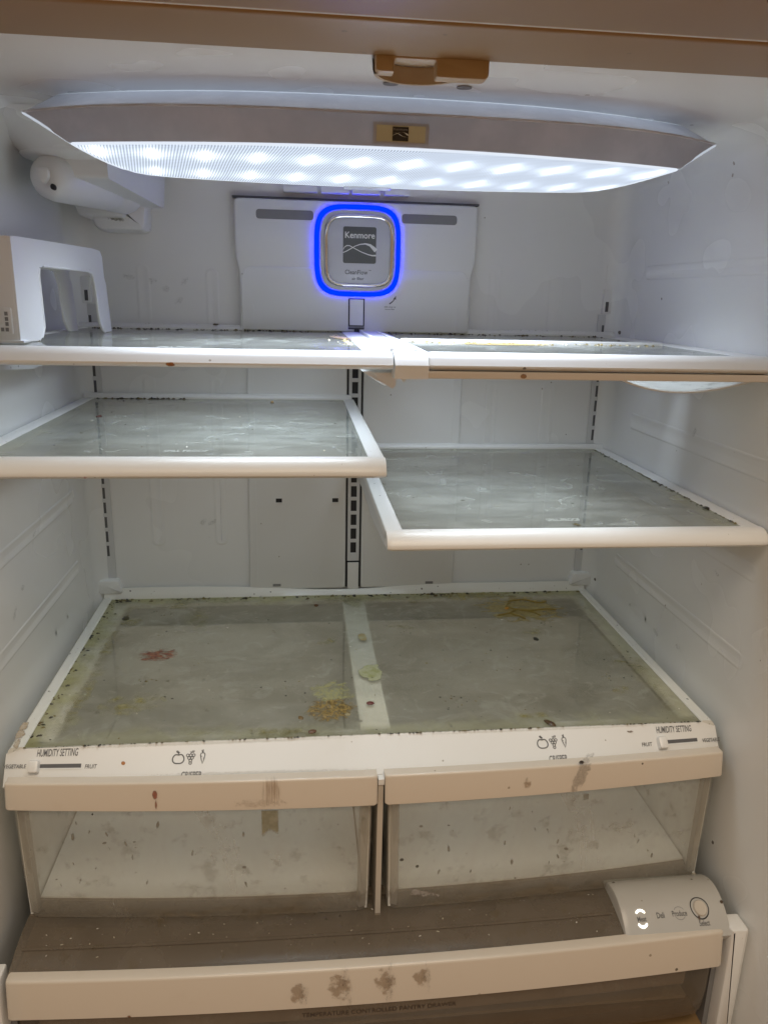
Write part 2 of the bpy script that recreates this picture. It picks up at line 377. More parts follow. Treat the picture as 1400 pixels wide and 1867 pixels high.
# surface maps: (a,b) -> point on a surface; normals numerically
def nrm(fn, a, b, toward):
    e = 1e-4; p = Vector(fn(a, b)); n = (Vector(fn(a + e, b)) - p).cross(Vector(fn(a, b + e)) - p).normalized()
    return n if n.dot(Vector(toward)) > 0 else -n
def on(fn, a, b, eps, toward): return tuple(Vector(fn(a, b)) + nrm(fn, a, b, toward) * eps)
TEXT = {}
def text_mesh(s):
    if s not in TEXT:
        c = bpy.data.curves.new('t', 'FONT'); c.body = s; c.size = 1; c.resolution_u = 3; c.offset = 0.012
        o = bpy.data.objects.new('t', c); COL.objects.link(o); dg = bpy.context.evaluated_depsgraph_get()
        me = bpy.data.meshes.new_from_object(o.evaluated_get(dg))
        V = [tuple(v.co) for v in me.vertices]; Fc = [tuple(p.vertices) for p in me.polygons]
        bpy.data.objects.remove(o); bpy.data.curves.remove(c); bpy.data.meshes.remove(me)
        x0 = min(v[0] for v in V); x1 = max(v[0] for v in V); y0 = min(v[1] for v in V); y1 = max(v[1] for v in V)
        TEXT[s] = ([((v[0] - x0) / (x1 - x0), (v[1] - y0) / (y1 - y0)) for v in V], Fc)
    return TEXT[s]
def lettering(s, fn, a0, b0, a1, b1, mat, parent, toward=(0, -1, 0), shear=0.0, eps=0.0003, name='lettering', skew=0.0, label=None):
    """text whose box runs from bottom-left (a0,b0) to top-right (a1,b1) on surface fn"""
    V, Fc = text_mesh(s)
    P = [on(fn, a0 + x * (a1 - a0) + shear * y, b0 + y * (b1 - b0) + skew * x, eps, toward) for x, y in V]
    return mesh_obj(name, P, Fc, mat, parent, label=label)
def stroke(pts, w, closed=False):
    V = []; Fc = []; n = len(pts)
    for i in range(n):
        p = Vector(pts[i]); a = Vector(pts[i - 1]) if (i or closed) else p; b = Vector(pts[(i + 1) % n]) if (i < n - 1 or closed) else p
        t = (b - a).normalized(); s = Vector((-t.y, t.x)); ww = w[i] if isinstance(w, (list, tuple)) else w
        V += [tuple(p + s * ww / 2), tuple(p - s * ww / 2)]
    for i in range(n if closed else n - 1):
        a = 2 * i; b = 2 * ((i + 1) % n); Fc.append((a, a + 1, b + 1, b))
    return V, Fc
def mark(parts, fn, mat, parent, name, toward=(0, -1, 0), eps=0.0003):
    V, Fc = join(*parts); return mesh_obj(name, [on(fn, x, y, eps, toward) for x, y in V], Fc, mat, parent)
def circ(cx, cy, rx, ry=None, n=20, a0=0, a1=360):
    ry = ry or rx; full = abs(a1 - a0) >= 360
    return [(cx + rx * math.cos(math.radians(a0 + (a1 - a0) * i / (n if full else n - 1))), cy + ry * math.sin(math.radians(a0 + (a1 - a0) * i / (n if full else n - 1)))) for i in range(n)]
def decal(name, fn, a, b, ha, hb, rot, mat, parent, toward=(0, 0, 1), eps=0.0004, n=10, thick=0.0, label=None):
    c, s = math.cos(math.radians(rot)), math.sin(math.radians(rot)); V = []; UV = []; Fc = []
    for j in range(n + 1):
        for i in range(n + 1):
            u = -1 + 2 * i / n; v = -1 + 2 * j / n; x, y = u * ha, v * hb
            h = eps + thick * max(0, 1 - u * u - v * v) * (0.5 + random.random())
            V.append(on(fn, a + x * c - y * s, b + x * s + y * c, h, toward)); UV.append((u, v))
    for j in range(n):
        for i in range(n): k = j * (n + 1) + i; Fc.append((k, k + 1, k + n + 2, k + n + 1))
    return mesh_obj(name, V, Fc, mat, parent, smooth=True, uvs=UV, label=label)

# ================================================================ REFRIGERATOR
fr = thing('refrigerator', 'open white refrigerator with cream header, lit ceiling lamp and glowing blue ring', 'refrigerator', (0, -0.25, -0.14))
W = 0.386; ZC = 0.857; YF = -0.50
def liner():
    loops = []
    def U(ins, z, rc=0.03):
        pts = []; r = max(0.002, rc - ins)
        for y in (-0.62, -0.57, -0.53, -0.50, -0.47, -0.455, -0.44, -0.42, -0.38, -0.30, -0.20, -0.10):
            fl = 0.012 * min(1.6, max(0, (-0.44 - y) / 0.075)) ** 1.6
            pts.append((-(W - ins) - fl, y, z))
        for k in range(7):
            a = math.pi / 2 * k / 6; pts.append((-(W - ins) + r - r * math.cos(a), -ins - r + r * math.sin(a), z))
        for x in lin(-0.33, 0.33, 9): pts.append((x, -ins, z))
        return pts + [(-x, y, zz) for x, y, zz in pts[:len(pts) - 9][::-1]]
    zs = [-0.12, 0.0, 0.1, 0.2, 0.3, 0.4, 0.5, 0.6, 0.7, 0.78]; rt = 0.035
    for z in zs: loops.append(U(0, z))
    for k in range(1, 7):
        a = math.pi / 2 * k / 6; loops.append(U(rt * (1 - math.cos(a)), ZC - rt + rt * math.sin(a)))
    n = len(loops[0]); V = [p for L in loops for p in L]; Fc = []
    for i in range(len(loops) - 1):
        for j in range(n - 1): a = i * n + j; Fc.append((a, a + 1, a + 1 + n, a + n))
    k = (len(loops) - 1) * n
    for j in range(n // 2): 
        if j != n - 2 - j: Fc.append((k + j, k + j + 1, k + n - 2 - j, k + n - 1 - j)) if j + 1 < n - 2 - j else None
    Fc.append(tuple(j for j in range(n)))           # floor
    return V, Fc
ln = mesh_obj('liner', *liner(), M['liner'], fr, smooth=True)
# embossed grooves, pairs of soft ribs
def stadium(x0, x1, z0, z1, r): return arcprof([(x0, z0), (x1, z0), (x1, z1), (x0, z1)], r, 5)
def emboss(x0, x1, z0, z1, h, fn, name='embossed_groove', rim=0.003, r=0.009):
    o = stadium(x0, x1, z0, z1, r)
    L = [[fn(x, h0, z) for x, z in p] for p, h0 in ((o, 0.0003), (inset(o, rim * 0.5), h), (inset(o, rim * 1.3), h), (inset(o, rim * 2.2), 0.00035))]
    mesh_obj(name, *loft(L, False, True), M['liner'], ln, smooth=True)
bk = lambda x, h, z: (x, -h, z)
for x0, x1, z0, z1 in ((-0.301, -0.282, 0.60, 0.722), (-0.208, -0.190, 0.60, 0.718), (0.190, 0.208, 0.60, 0.735), (0.279, 0.299, 0.60, 0.722),
                       (-0.301, -0.282, 0.318, 0.57), (-0.208, -0.190, 0.318, 0.57), (0.195, 0.213, 0.318, 0.57), (0.280, 0.300, 0.318, 0.57)):
    emboss(x0, x1, z0, z1, 0.0008, bk)
for s in (-1, 1):
    sd = lambda y, h, z, s=s: (s * (W - h * min(1.0, max(0.12, (y + 0.43) / 0.06))), y, z)
    for z0, z1 in ((0.308, 0.328), (0.408, 0.427), (0.514, 0.537), (0.618, 0.636), (0.716, 0.734)):
        emboss(-0.43, -0.085, z0, z1, 0.0012, sd, r=0.010, rim=0.0022)
    emboss(-0.205, -0.15, 0.27, 0.272, 0.0003, sd, r=0.001)
# moulded corner bulges at the ladder feet
for s in (-1, 1):
    P = arcprof([(0.352 * s, 0.268), (0.384 * s, 0.268), (0.386 * s, 0.246), (0.346 * s, 0.246)], 0.006, 3)
    mesh_obj('rail_foot', *plate(P, 0.0, -0.014, 0.004), M['liner'], fr, smooth=True)
# shelf ladders
def ladder(xc, w, z0, z1, slots, sx, sw, sh, proud, dark_edge=False):
    parts = [box(xc - w / 2, sx - sw / 2, -proud, -0.0006, z0, z1, 0.0006), box(sx + sw / 2, xc + w / 2, -proud, -0.0006, z0, z1, 0.0006)]
    zz = [z0] + [v for s in sorted(slots) for v in (s - sh / 2, s + sh / 2)] + [z1]
    for i in range(0, len(zz), 2):
        if zz[i + 1] - zz[i] > 0.0005: parts.append(box(sx - sw / 2 - 0.0002, sx + sw / 2 + 0.0002, -proud + 0.0003, -0.0007, zz[i], zz[i + 1], 0.0004))
    r = mesh_obj('shelf_rail', *join(*parts), M['rail'], fr)
    mesh_obj('slot_recess', *box(sx - sw / 2 - 0.0005, sx + sw / 2 + 0.0005, -proud + 0.0007, -0.0008, z0 + 0.004, z1 - 0.004), M['slot'], r)
    return r
S = 0.0222
sl = [0.3115 + S * i for i in range(0, 16)]
ladder(-0.3695, 0.026, 0.268, 0.668, sl, -0.3670, 0.0068, 0.0165, 0.0032)
ladder(0.3695, 0.026, 0.268, 0.668, sl, 0.3670, 0.0068, 0.0165, 0.0032)
ladder(0, 0.018, 0.292, 0.66, [0.3135 + S * i for i in range(0, 15)], 0, 0.0086, 0.0165, 0.007)
for s in (-1, 1):
    mesh_obj('rail_lip', *box(s * 0.3832 - 0.0012, s * 0.3832 + 0.0012, -0.010, -0.001, 0.262, 0.66, 0.0006), M['rail'], fr)
# plain top end of the right-hand and left-hand rail
for s in (-1, 1):
    P = arcprof([(s * 0.361, 0.669), (s * 0.3835, 0.669), (s * 0.3835, 0.704), (s * 0.361, 0.704)], 0.0012, 2)
    h = mesh_obj('rail_cap', *plate(P, -0.0005, -0.006, 0.0012), M['liner'], fr, smooth=True)
    mesh_obj('slot_recess', *box(s * 0.367 - 0.0022, s * 0.367 + 0.0022, -0.0066, -0.005, 0.672, 0.686), M['slot'], h)
    emboss(s * 0.362 - 0.0, s * 0.362 + 0.018 * s, 0.706, 0.742, 0.0012, bk, 'moulded_niche', rim=0.002, r=0.008)
mesh_obj('channel_shadow', *box(-0.0115, 0.0115, -0.0065, -0.0006, 0.249, 0.64), M['dark'], fr)
mesh_obj('rail_cover', *box(-0.0085, 0.0085, -0.0085, -0.0066, 0.246, 0.2895, 0.0008), M['white'], fr, smooth=True)
# air duct cover: tall panel behind the shelves
lowL = arcprof([(-0.158, 0.248), (-0.0118, 0.248), (-0.0118, 0.66), (-0.153, 0.66)], 0.004, 2)
lowR = arcprof([(0.0118, 0.248), (0.157, 0.248), (0.157, 0.66), (0.0118, 0.66)], 0.004, 2)
for P in (lowL, lowR):
    a = mesh_obj('duct_panel', *plate(P, -0.0005, -0.0085, 0.0022), M['clean'], fr, smooth=True)
    sg = -1 if P is lowL else 1
    mesh_obj('raised_seam', *box(sg * 0.1455 - 0.0006, sg * 0.1455 + 0.0006, -0.0090, -0.0083, 0.26, 0.65), M['clean'], a)
    if P is lowL:
        for x in (-0.112, -0.028):
            mesh_obj('keyhole', *box(x - 0.0045, x + 0.0045, -0.0088, -0.0084, 0.3865, 0.3925), M['dark'], a)
            mesh_obj('keyhole_rim', *ring(stadium(x - 0.0075, x + 0.0065, 0.3845, 0.3945, 0.002), stadium(x - 0.0047, x + 0.0047, 0.3863, 0.3927, 0.001), -0.0084, -0.0092), M['clean'], a)
    x = -0.117 if P is lowL else 0.120
    mesh_obj('latch_hole', *box(x - 0.006, x + 0.006, -0.0089, -0.0084, 0.2525, 0.2565), M['grey'], a)
top = [(-0.161, 0.66), (-0.161, 0.718), (-0.1665, 0.732), (-0.1665, 0.809), (0.1665, 0.809), (0.1665, 0.732), (0.161, 0.718), (0.161, 0.66)][::-1]
top = [(-0.161, 0.6605), (0.161, 0.6605), (0.161, 0.718), (0.166, 0.733), (0.166, 0.809), (-0.166, 0.809), (-0.166, 0.733), (-0.161, 0.718)]
top = [(x, z if z > 0.70 else 0.636) for x, z in top]
duct = mesh_obj('air_duct_cover', *plate(arcprof(top, [0.006, 0.006, 0.008, 0.008, 0.007, 0.007, 0.008, 0.008], 4), -0.0005, -0.018, 0.0045), M['clean'], fr, smooth=True)
mesh_obj('duct_top_shadow', *box(-0.168, 0.168, -0.012, -0.0006, 0.8095, 0.8120), M['slot'], duct)  # dark strip standing in for the shadow line above the duct cover
mesh_obj('lower_apron', *plate(arcprof([(-0.158, 0.638), (0.158, 0.638), (0.158, 0.708), (0.150, 0.722), (-0.150, 0.722), (-0.158, 0.708)], 0.006, 4), -0.0178, -0.0192, 0.0012), M['clean'], duct, smooth=True)
for s in (-1, 1):
    mesh_obj('raised_seam', *box(s * 0.1425 - 0.0005, s * 0.1425 + 0.0005, -0.0199, -0.0190, 0.640, 0.672), M['clean'], duct)
for s in (-1, 1):
    x0, x1 = (-0.1365, -0.060) if s < 0 else (0.060, 0.1365)
    v = mesh_obj('vent_rim', *ring(stadium(x0 - 0.003, x1 + 0.003, 0.780, 0.7985, 0.006), stadium(x0, x1, 0.783, 0.7955, 0.0045), -0.0178, -0.0192), M['clean'], duct, smooth=True)
    mesh_obj('vent_recess', *plate(stadium(x0, x1, 0.7832, 0.7953, 0.0045), -0.0176, -0.0184, 0.0002), M['grey'], v)
# ribs above the duct
for x0, x1 in ((-0.05, -0.012), (-0.008, 0.03), (0.036, 0.07), (-0.10, -0.055)):
    mesh_obj('ceiling_rib', *box(x0, x1, -0.022, -0.001, 0.818, 0.8255, 0.002), M['liner'], fr, smooth=True)
# small door with dark gap
mesh_obj('filter_door_gap', *box(-0.0118, 0.0108, -0.0198, -0.0190, 0.641, 0.683), M['dark'], duct)
mesh_obj('filter_door', *box(-0.0100, 0.0090, -0.0212, -0.0194, 0.6465, 0.6815, 0.0006), M['clean'], duct)
mesh_obj('filter_door_tab', *box(-0.0115, 0.0105, -0.0207, -0.0194, 0.6425, 0.6455, 0.0003), M['grey'], duct)
mesh_obj('door_key', *join(box(-0.0035, 0.0035, -0.026, -0.0194, 0.634, 0.6412, 0.001), box(-0.002, 0.002, -0.030, -0.022, 0.628, 0.636, 0.0006)), M['dark'], duct)
Wl = lambda yy: (lambda x, z: (x, yy, z))
arrow = [(0.0455, 0.6765), (0.0485, 0.6785), (0.0510, 0.6808), (0.0527, 0.6835)]
mark([stroke(arrow, [0.0018, 0.0016, 0.0013, 0.0013]), ([(0.0507, 0.6830), (0.0547, 0.6825), (0.0546, 0.6878)], [(0, 1, 2)])], Wl(-0.0192), M['print'], duct, 'printed_arrow')
lettering('slide cover to', Wl(-0.0192), 0.0385, 0.6715, 0.0545, 0.6735, M['print'], duct)
lettering('remove filter', Wl(-0.0192), 0.0395, 0.6685, 0.0530, 0.6703, M['print'], duct)
# the lit filter cover
af = mesh_obj('air_filter_cover', *plate(superell(0.0, 0.7450, 0.0525, 0.0535, 4.2, 72), -0.0178, -0.0290, 0.004), M['puck'], fr, smooth=True)
mesh_obj('glow_ring', *ring(superell(0.0, 0.7450, 0.0590, 0.0598, 4.0, 72), superell(0.0, 0.7450, 0.0522, 0.0532, 4.2, 72), -0.0182, -0.0215), M['blue'], af, smooth=True)
path = [(x, -0.0292, z) for x, z in superell(0.0015, 0.7448, 0.0445, 0.0445, 4.8, 80)]
mesh_obj('chrome_ring', *tube(path, 0.0030, 10, True), M['metal'], af, smooth=True)
mesh_obj('face_plate', *plate(superell(0.0015, 0.7448, 0.0425, 0.0425, 4.8, 72), -0.0285, -0.0300, 0.0008), M['puck'], af, smooth=True)
FP = Wl(-0.0300)
mark([(stadium(-0.0205, 0.0245, 0.7290, 0.7760, 0.003), [tuple(range(24))])], FP, M['plate'], af, 'logo_plate')
FP2 = Wl(-0.0303)
def plx(u): return -0.0205 + (u - 457) / (878 - 457) * 0.045
def plz(v): return 0.7760 - (v - 375) / (835 - 375) * 0.047
mark([stroke([(plx(u), plz(v)) for u, v in ((458, 665), (478, 632), (505, 614), (540, 614), (600, 646), (690, 690), (780, 722), (830, 732), (876, 730))], [0.0005, 0.0010, 0.0013, 0.0012, 0.0009, 0.0010, 0.0013, 0.0016, 0.0021]),
      stroke([(plx(u), plz(v)) for u, v in ((458, 703), (500, 684), (550, 655), (610, 618), (670, 595), (740, 586), (800, 602), (845, 640), (876, 672))], [0.0009, 0.0011, 0.0011, 0.0009, 0.0011, 0.0018, 0.0032, 0.0046, 0.0052])],
     FP2, M['pale_print'], af, 'logo_wave')
lettering('Kenmore', FP2, plx(482), plz(520), plx(858), plz(440), M['pale_print'], af)
lettering('CleanFlow', FP, -0.0175, 0.7145, 0.0135, 0.7205, M['print'], af)
lettering('TM', FP, 0.0145, 0.7195, 0.0180, 0.7208, M['print'], af)
lettering('air filter', FP, -0.0080, 0.7072, 0.0085, 0.7112, M['print'], af)

# ceiling lamp ------------------------------------------------------------
lamp = mesh_obj('ceiling_lamp', *(lambda: (
    lambda A, A2, B, B2: loft([A, A2, B, B2], False, False))(*[
        (lambda ext, tipy, bow, backy, z, p: [(ext * math.sin(t * math.pi / 2), tipy - bow * (1 - abs(math.sin(t * math.pi / 2)) ** p), z) for t in lin(-1, 1, 41)] +
         [(ext * s, tipy + (backy - tipy) * (1 - abs(s) ** 7), z) for s in [math.sin(t * math.pi / 2) for t in lin(0.97, -0.97, 39)]])(*q)
        for q in ((0.296, -0.325, 0.052, -0.15, ZC - 0.0005, 2.6), (0.298, -0.332, 0.053, -0.15, 0.8535, 2.6), (0.318, -0.352, 0.066, -0.16, 0.8368, 3.5), (0.320, -0.356, 0.064, -0.165, 0.8345, 3.5))]))(),
    M['lampclear'], fr, smooth=True)
def lamploop(ext, tipy, bow, backy, zf, zb, p, q=22):
    L = []
    for t in lin(-1, 1, 41):
        s = math.sin(t * math.pi / 2); L.append((ext * s, tipy - bow * (1 - abs(s) ** p), zf))
    for t in lin(0.97, -0.97, 39):
        s = math.sin(t * math.pi / 2); k = (1 - abs(s) ** q); L.append((ext * s, tipy + (backy - 0.036 * s * s - tipy) * k, zf + (zb - zf) * k))
    return L
H1 = lamploop(0.3195, -0.356, 0.0635, -0.165, 0.8343, 0.8343, 3.5)
H2 = lamploop(0.305, -0.362, 0.058, -0.180, 0.826, 0.823, 3.0)
H3 = lamploop(0.279, -0.373, 0.046, -0.196, 0.8095, 0.806, 2.0)
H4 = lamploop(0.275, -0.372, 0.044, -0.200, 0.8080, 0.8045, 2.0)
housing = mesh_obj('lamp_housing', *loft([H1, H2, H3, H4], False, False), M['housing'], lamp, smooth=True)
L1 = lamploop(0.2752, -0.3722, 0.0442, -0.1998, 0.8080, 0.8045, 2.0); L2 = lamploop(0.268, -0.370, 0.041, -0.206, 0.8066, 0.8032, 2.0)
c0 = [(x * 0.6, -0.29 + (y + 0.29) * 0.5, z - 0.0006) for x, y, z in L2]
mesh_obj('lamp_lens', *loft([L1, L2, c0], False, True), M['led'], lamp, smooth=False)
mesh_obj('lens_rim', *tube([(x, y - 0.0006, z + 0.0004) for x, y, z in L1], 0.0014, 6, True), emit('edge_lit_rim', (0.82, 0.89, 1.0), 0.72), lamp, smooth=True)
mesh_obj('ridge_edge', *tube([(x, y, z + 0.0006) for x, y, z in H1], 0.0011, 6, True), M['lampclear'], lamp, smooth=True)
for k_ in (0, 40):
    mesh_obj('end_edge', *tube([H1[k_], H2[k_], H4[k_]], 0.0012, 6), emit('edge_lit_end', (0.82, 0.89, 1.0), 0.45), lamp, smooth=True)
# badge on the front of the housing
def HS(x, k):      # point on the housing front between ridge (k=0) and lens (k=1)
    k = min(max(k, -.2), 1.2)
    if k < 0.33: a, b, q = (0.356, 0.0635, 0.3195, 0.8343), (0.362, 0.060, 0.305, 0.826), k / 0.33
    else: a, b, q = (0.362, 0.060, 0.305, 0.826), (0.373, 0.046, 0.279, 0.8095), (k - 0.33) / 0.67
    f = [(-(m[0]) - m[1] * (1 - (abs(x) / m[2]) ** 3), m[3]) for m in (a, b)]
    return (x, f[0][0] + (f[1][0] - f[0][0]) * q, f[0][1] + (f[1][1] - f[0][1]) * q)
def quad(x0, x1, k0, k1, dx=0): return [(x0 + dx, k0), (x1 + dx, k0), (x1, k1), (x0, k1)]
def gridquad(x0, x1, k0, k1, n=6, m=6):
    V = [(x0 + (x1 - x0) * i / n, k0 + (k1 - k0) * j / m) for j in range(m + 1) for i in range(n + 1)]
    return V, [(j * (n + 1) + i, j * (n + 1) + i + 1, (j + 1) * (n + 1) + i + 1, (j + 1) * (n + 1) + i) for j in range(m) for i in range(n)]
mark([gridquad(-0.018, 0.0295, 0.28, 0.93)], HS, M['housing'], lamp, 'badge_frame', (0, -1, -0.3), 0.0008)
bd = mark([gridquad(-0.0150, 0.0265, 0.36, 0.86)], HS, M['badge'], lamp, 'badge', (0, -1, -0.3), 0.0013)
mark([gridquad(-0.0015, 0.0120, 0.40, 0.83)], HS, M['black_plate'], bd, 'badge_plate', (0, -1, -0.3), 0.0017)
def bx(u): return -0.0015 + (u - 490) / (875 - 490) * 0.0135
def bk_(v): return 0.40 + (v - 170) / (515 - 170) * 0.43
mark([stroke([(bx(u), bk_(v)) for u, v in ((492, 325), (560, 322), (640, 345), (720, 390), (800, 412), (868, 415))], 0.0007),
      stroke([(bx(u), bk_(v)) for u, v in ((492, 385), (560, 350), (640, 318), (740, 300), (810, 320), (868, 370))], [0.0005, 0.0006, 0.0006, 0.0007, 0.0014, 0.0018])], HS, M['pale_print'], bd, 'badge_wave', (0, -1, -0.3), 0.0020)
lettering('Kenmore', HS, bx(515), 0.51, bx(850), 0.44, M['grey'], bd, (0, -1, -0.3), eps=0.0020)
mesh_obj('lens_latch', *box(-0.03, 0.022, -0.214, -0.196, 0.8015, 0.8045, 0.001), M['lampclear'], lamp)

# header, gasket strip, catch --------------------------------------------
def hdr(y0, y1, z0, z1, r): return sweep(arcprof([(y0, z1), (y0, z0), (y1, z0), (y1, z1)], r, 4), lin(-0.46, 0.46, 3))
hd = mesh_obj('header', *hdr(-0.575, -0.500, 0.8550, 0.93, 0.004), M['shaded_cream'], fr, smooth=True)
mesh_obj('header_lip', *hdr(-0.66, -0.5775, 0.8555, 0.93, 0.006), M['shaded_cream'], hd, smooth=True)
mesh_obj('header_seam', *box(-0.46, 0.46, -0.579, -0.573, 0.860, 0.93), M['dark'], hd)
P = arcprof([(-0.0245, 0.862), (-0.0245, 0.8445), (-0.0105, 0.8445), (-0.0105, 0.8535), (0.0205, 0.8535), (0.0205, 0.8425), (0.0600, 0.8425), (0.0600, 0.862)], [0, 0.004, 0.001, 0.002, 0.002, 0.002, 0.005, 0], 4)
ct = mesh_obj('door_catch', *plate(P, -0.492, -0.504, 0.0015), M['catch'], fr, smooth=True)
cup = [(0.008 + 0.030 * math.cos(a), -0.478 + 0.030 * math.sin(a)) for a in lin(math.pi * 0.98, math.pi * 0.02, 21)]
loops = []
for z, k in ((0.8565, 1.0), (0.8475, 0.98), (0.8445, 0.95), (0.8445, 0.86), (0.8565, 0.86)):
    loops.append([(0.008 + (x - 0.008) * k * 1.15, -0.498 + (y + 0.478) * k, z) for x, y in cup])
V, Fc = loft(loops, False, False, closed=False)
mesh_obj('catch_cup', V, Fc, M['catch'], ct, smooth=True)
for x in (-0.004, 0.058):
    mesh_obj('screw_hole', *loft([[(x + 0.0065 * math.cos(a), -0.422 + 0.0060 * math.sin(a), z) for a in lin(0, 2 * math.pi, 17)[:-1]] for z in (ZC - 0.0002, ZC - 0.001)]), M['grey'], ct)

# water filter housing in the left corner ---------------------------------
def blob(c, r, a0=-90, a1=90, n=24, m=8, rot=None):
    loops = []
    for i in range(m + 1):
        t = math.radians(a0 + (a1 - a0) * i / m)
        loops.append([(c[0] + r[0] * math.cos(t) * math.cos(2 * math.pi * k / n), c[1] + r[1] * math.cos(t) * math.sin(2 * math.pi * k / n), c[2] + r[2] * math.sin(t)) for k in range(n)])
    return loft(loops)
wf = mesh_obj('water_filter_housing', *blob((-0.322, -0.165, 0.8285), (0.062, 0.055, 0.0105), -90, 0), M['clean'], fr, smooth=True)
mesh_obj('ceiling_boss', *loft([[(-0.322 + k * 0.062 * math.cos(a), -0.165 + k * 0.055 * math.sin(a), z) for a in lin(0, 2 * math.pi, 29)[:-1]] for k, z in ((1.0, 0.8285), (1.02, 0.831), (1.35, 0.845), (2.1, 0.8567))], False, False), M['liner'], wf, smooth=True)
ax0, ax1 = Vector((-0.346, -0.205, 0.802)), Vector((-0.300, -0.045, 0.806))
path = []; rad = []
for t, r in ((-0.05, 0.006), (-0.045, 0.012), (-0.02, 0.019), (0.02, 0.0225), (0.10, 0.0245), (0.3, 0.0245), (0.7, 0.0245), (0.72, 0.0230), (0.78, 0.0230), (0.80, 0.0252), (1.0, 0.0252)):
    path.append(tuple(ax0.lerp(ax1, t))); rad.append(r)
mesh_obj('filter_body', *tube(path, rad, 32), M['clean'], wf, smooth=True)
mesh_obj('filter_shroud', *sweep(arcprof([(-0.20, 0.832), (-0.20, 0.803), (-0.03, 0.790), (-0.02, 0.832)], 0.004, 3), [-0.343, -0.300, -0.285], lambda x, y, z: (x + (y + 0.2) * 0.18, y, z)), M['clean'], wf, smooth=True)
tabp = arcprof([(-0.3535, 0.8035), (-0.3535, 0.794), (-0.3475, 0.787), (-0.3415, 0.794), (-0.3415, 0.8035)], 0.003, 4)
mesh_obj('push_tab', *plate([(x + 0.0005, z + 0.005) for x, z in tabp], -0.205, -0.2225, 0.0015), M['clean'], wf, smooth=True)
mesh_obj('button_hole', *loft([[(-0.3385 + 0.0024 * math.cos(a), y, 0.7905 + 0.0030 * math.sin(a)) for a in lin(0, 2 * math.pi, 17)[:-1]] for y in (-0.205, -0.2185)]), M['dark'], wf)
mesh_obj('end_block', *plate(arcprof([(-0.342, 0.7605), (-0.277, 0.7605), (-0.275, 0.806), (-0.290, 0.822), (-0.352, 0.822)], [0.012, 0.010, 0.008, 0.006, 0.002], 5), -0.001, -0.040, 0.008), M['clean'], wf, smooth=True)
mesh_obj('end_block_step', *plate(arcprof([(-0.358, 0.776), (-0.300, 0.776), (-0.300, 0.81), (-0.368, 0.81)], 0.006, 4), -0.001, -0.052, 0.006), M['clean'], wf, smooth=True)
decal('scuff', lambda a, b: (a, -0.0405, b), -0.312, 0.775, 0.014, 0.004, 0, stain_mat('scuff_stain', (0.20, 0.20, 0.17), (0.42, 0.43, 0.38), 0.9, scale=2.5), wf, (0, -1, 0))

# pantry end caps, sill, lower interior -----------------------------------
for s in (-1, 1):
    P = arcprof([(s * 0.3715, -0.118), (s * 0.3905, -0.118), (s * 0.3915, 0.046), (s * 0.3715, 0.046)], [0.004, 0.003, 0.004, 0.002], 4)
    e = mesh_obj('end_cap', *loft([[(x, y, z) for x, z in l] for l, y in ((P, -0.485), (P, -0.5045), (inset(P, 0.0012), -0.5068), (inset(P, 0.0035), -0.5078))]), M['white'], fr, smooth=True)
    mesh_obj('side_gap', *box(*sorted((s * 0.3655, s * 0.3712)), -0.492, -0.44, -0.10, 0.03), M['grey'], fr)
mesh_obj('bottom_sill', *box(-0.40, 0.40, -0.56, -0.44, -0.125, -0.098, 0.004), M['shaded_cream'], fr, smooth=True)
mesh_obj('compartment_floor', *box(-0.385, 0.385, -0.44, -0.002, -0.118, -0.098), M['liner'], fr)

# control panel on the right
CP = lambda x, y: (x, y, 0.066 - 14 * (y + 0.462) ** 2)
ys = lin(-0.430, -0.506, 20)
prof = [(y, CP(0, y)[2]) for y in ys] + [(-0.500, 0.028), (-0.43, 0.028)]
cx = [0.2560, 0.2570, 0.2590, 0.2630] + lin(0.28, 0.3725, 4)
cp = mesh_obj('control_panel', *sweep(prof, cx, lambda x, y, z: (x, y, z - (0.0035 if x < 0.2565 else 0.0012 if x < 0.258 else 0.0 if x > 0.262 else 0.0003))), M['control'], fr, smooth=True)
cup_ = (0, -0.3, 1)
for nm, a0, b0, a1, b1 in (('Meat', 0.2723, -0.4933, 0.2822, -0.4895), ('Deli', 0.2945, -0.4918, 0.3030, -0.4873), ('Produce', 0.3120, -0.4912, 0.3285, -0.4868), ('Select', 0.3395, -0.4990, 0.3512, -0.4950)):
    lettering(nm, CP, a0, b0, a1, b1, M['print'], cp, cup_, skew=0.0)
mark([stroke(circ(0.2772, -0.4908, 0.0062, 0.0062, 14, 38, 142), [0.0006] + [0.0018] * 12 + [0.0006]), stroke(circ(0.2772, -0.4908, 0.0062, 0.0062, 14, 218, 322), [0.0006] + [0.0018] * 12 + [0.0006])], CP, M['ind'], cp, 'indicator_light', cup_, 0.0004)
mark([stroke(circ(0.3204, -0.4888, 0.0062, 0.0050, 14, 30, 150), 0.0004), stroke(circ(0.3204, -0.4888, 0.0062, 0.0050, 14, 210, 330), 0.0004)], CP, M['grey'], cp, 'unlit_indicator', cup_, 0.0003)
mark([stroke(circ(0.3443, -0.4855, 0.0098, 0.0088, 28), 0.0010, True)], CP, M['dark'], cp, 'button_gap', cup_, 0.0003)
bl = []
for k, h in ((1.0, -0.001), (1.0, 0.0012), (0.88, 0.0022), (0.6, 0.0020)):
    bl.append([on(CP, 0.3448 + 0.0074 * k * math.cos(a), -0.4858 + 0.0066 * k * math.sin(a), h, cup_) for a in lin(0, 2 * math.pi, 25)[:-1]])
mesh_obj('select_button', *loft(bl), M['tray'], cp, smooth=True)
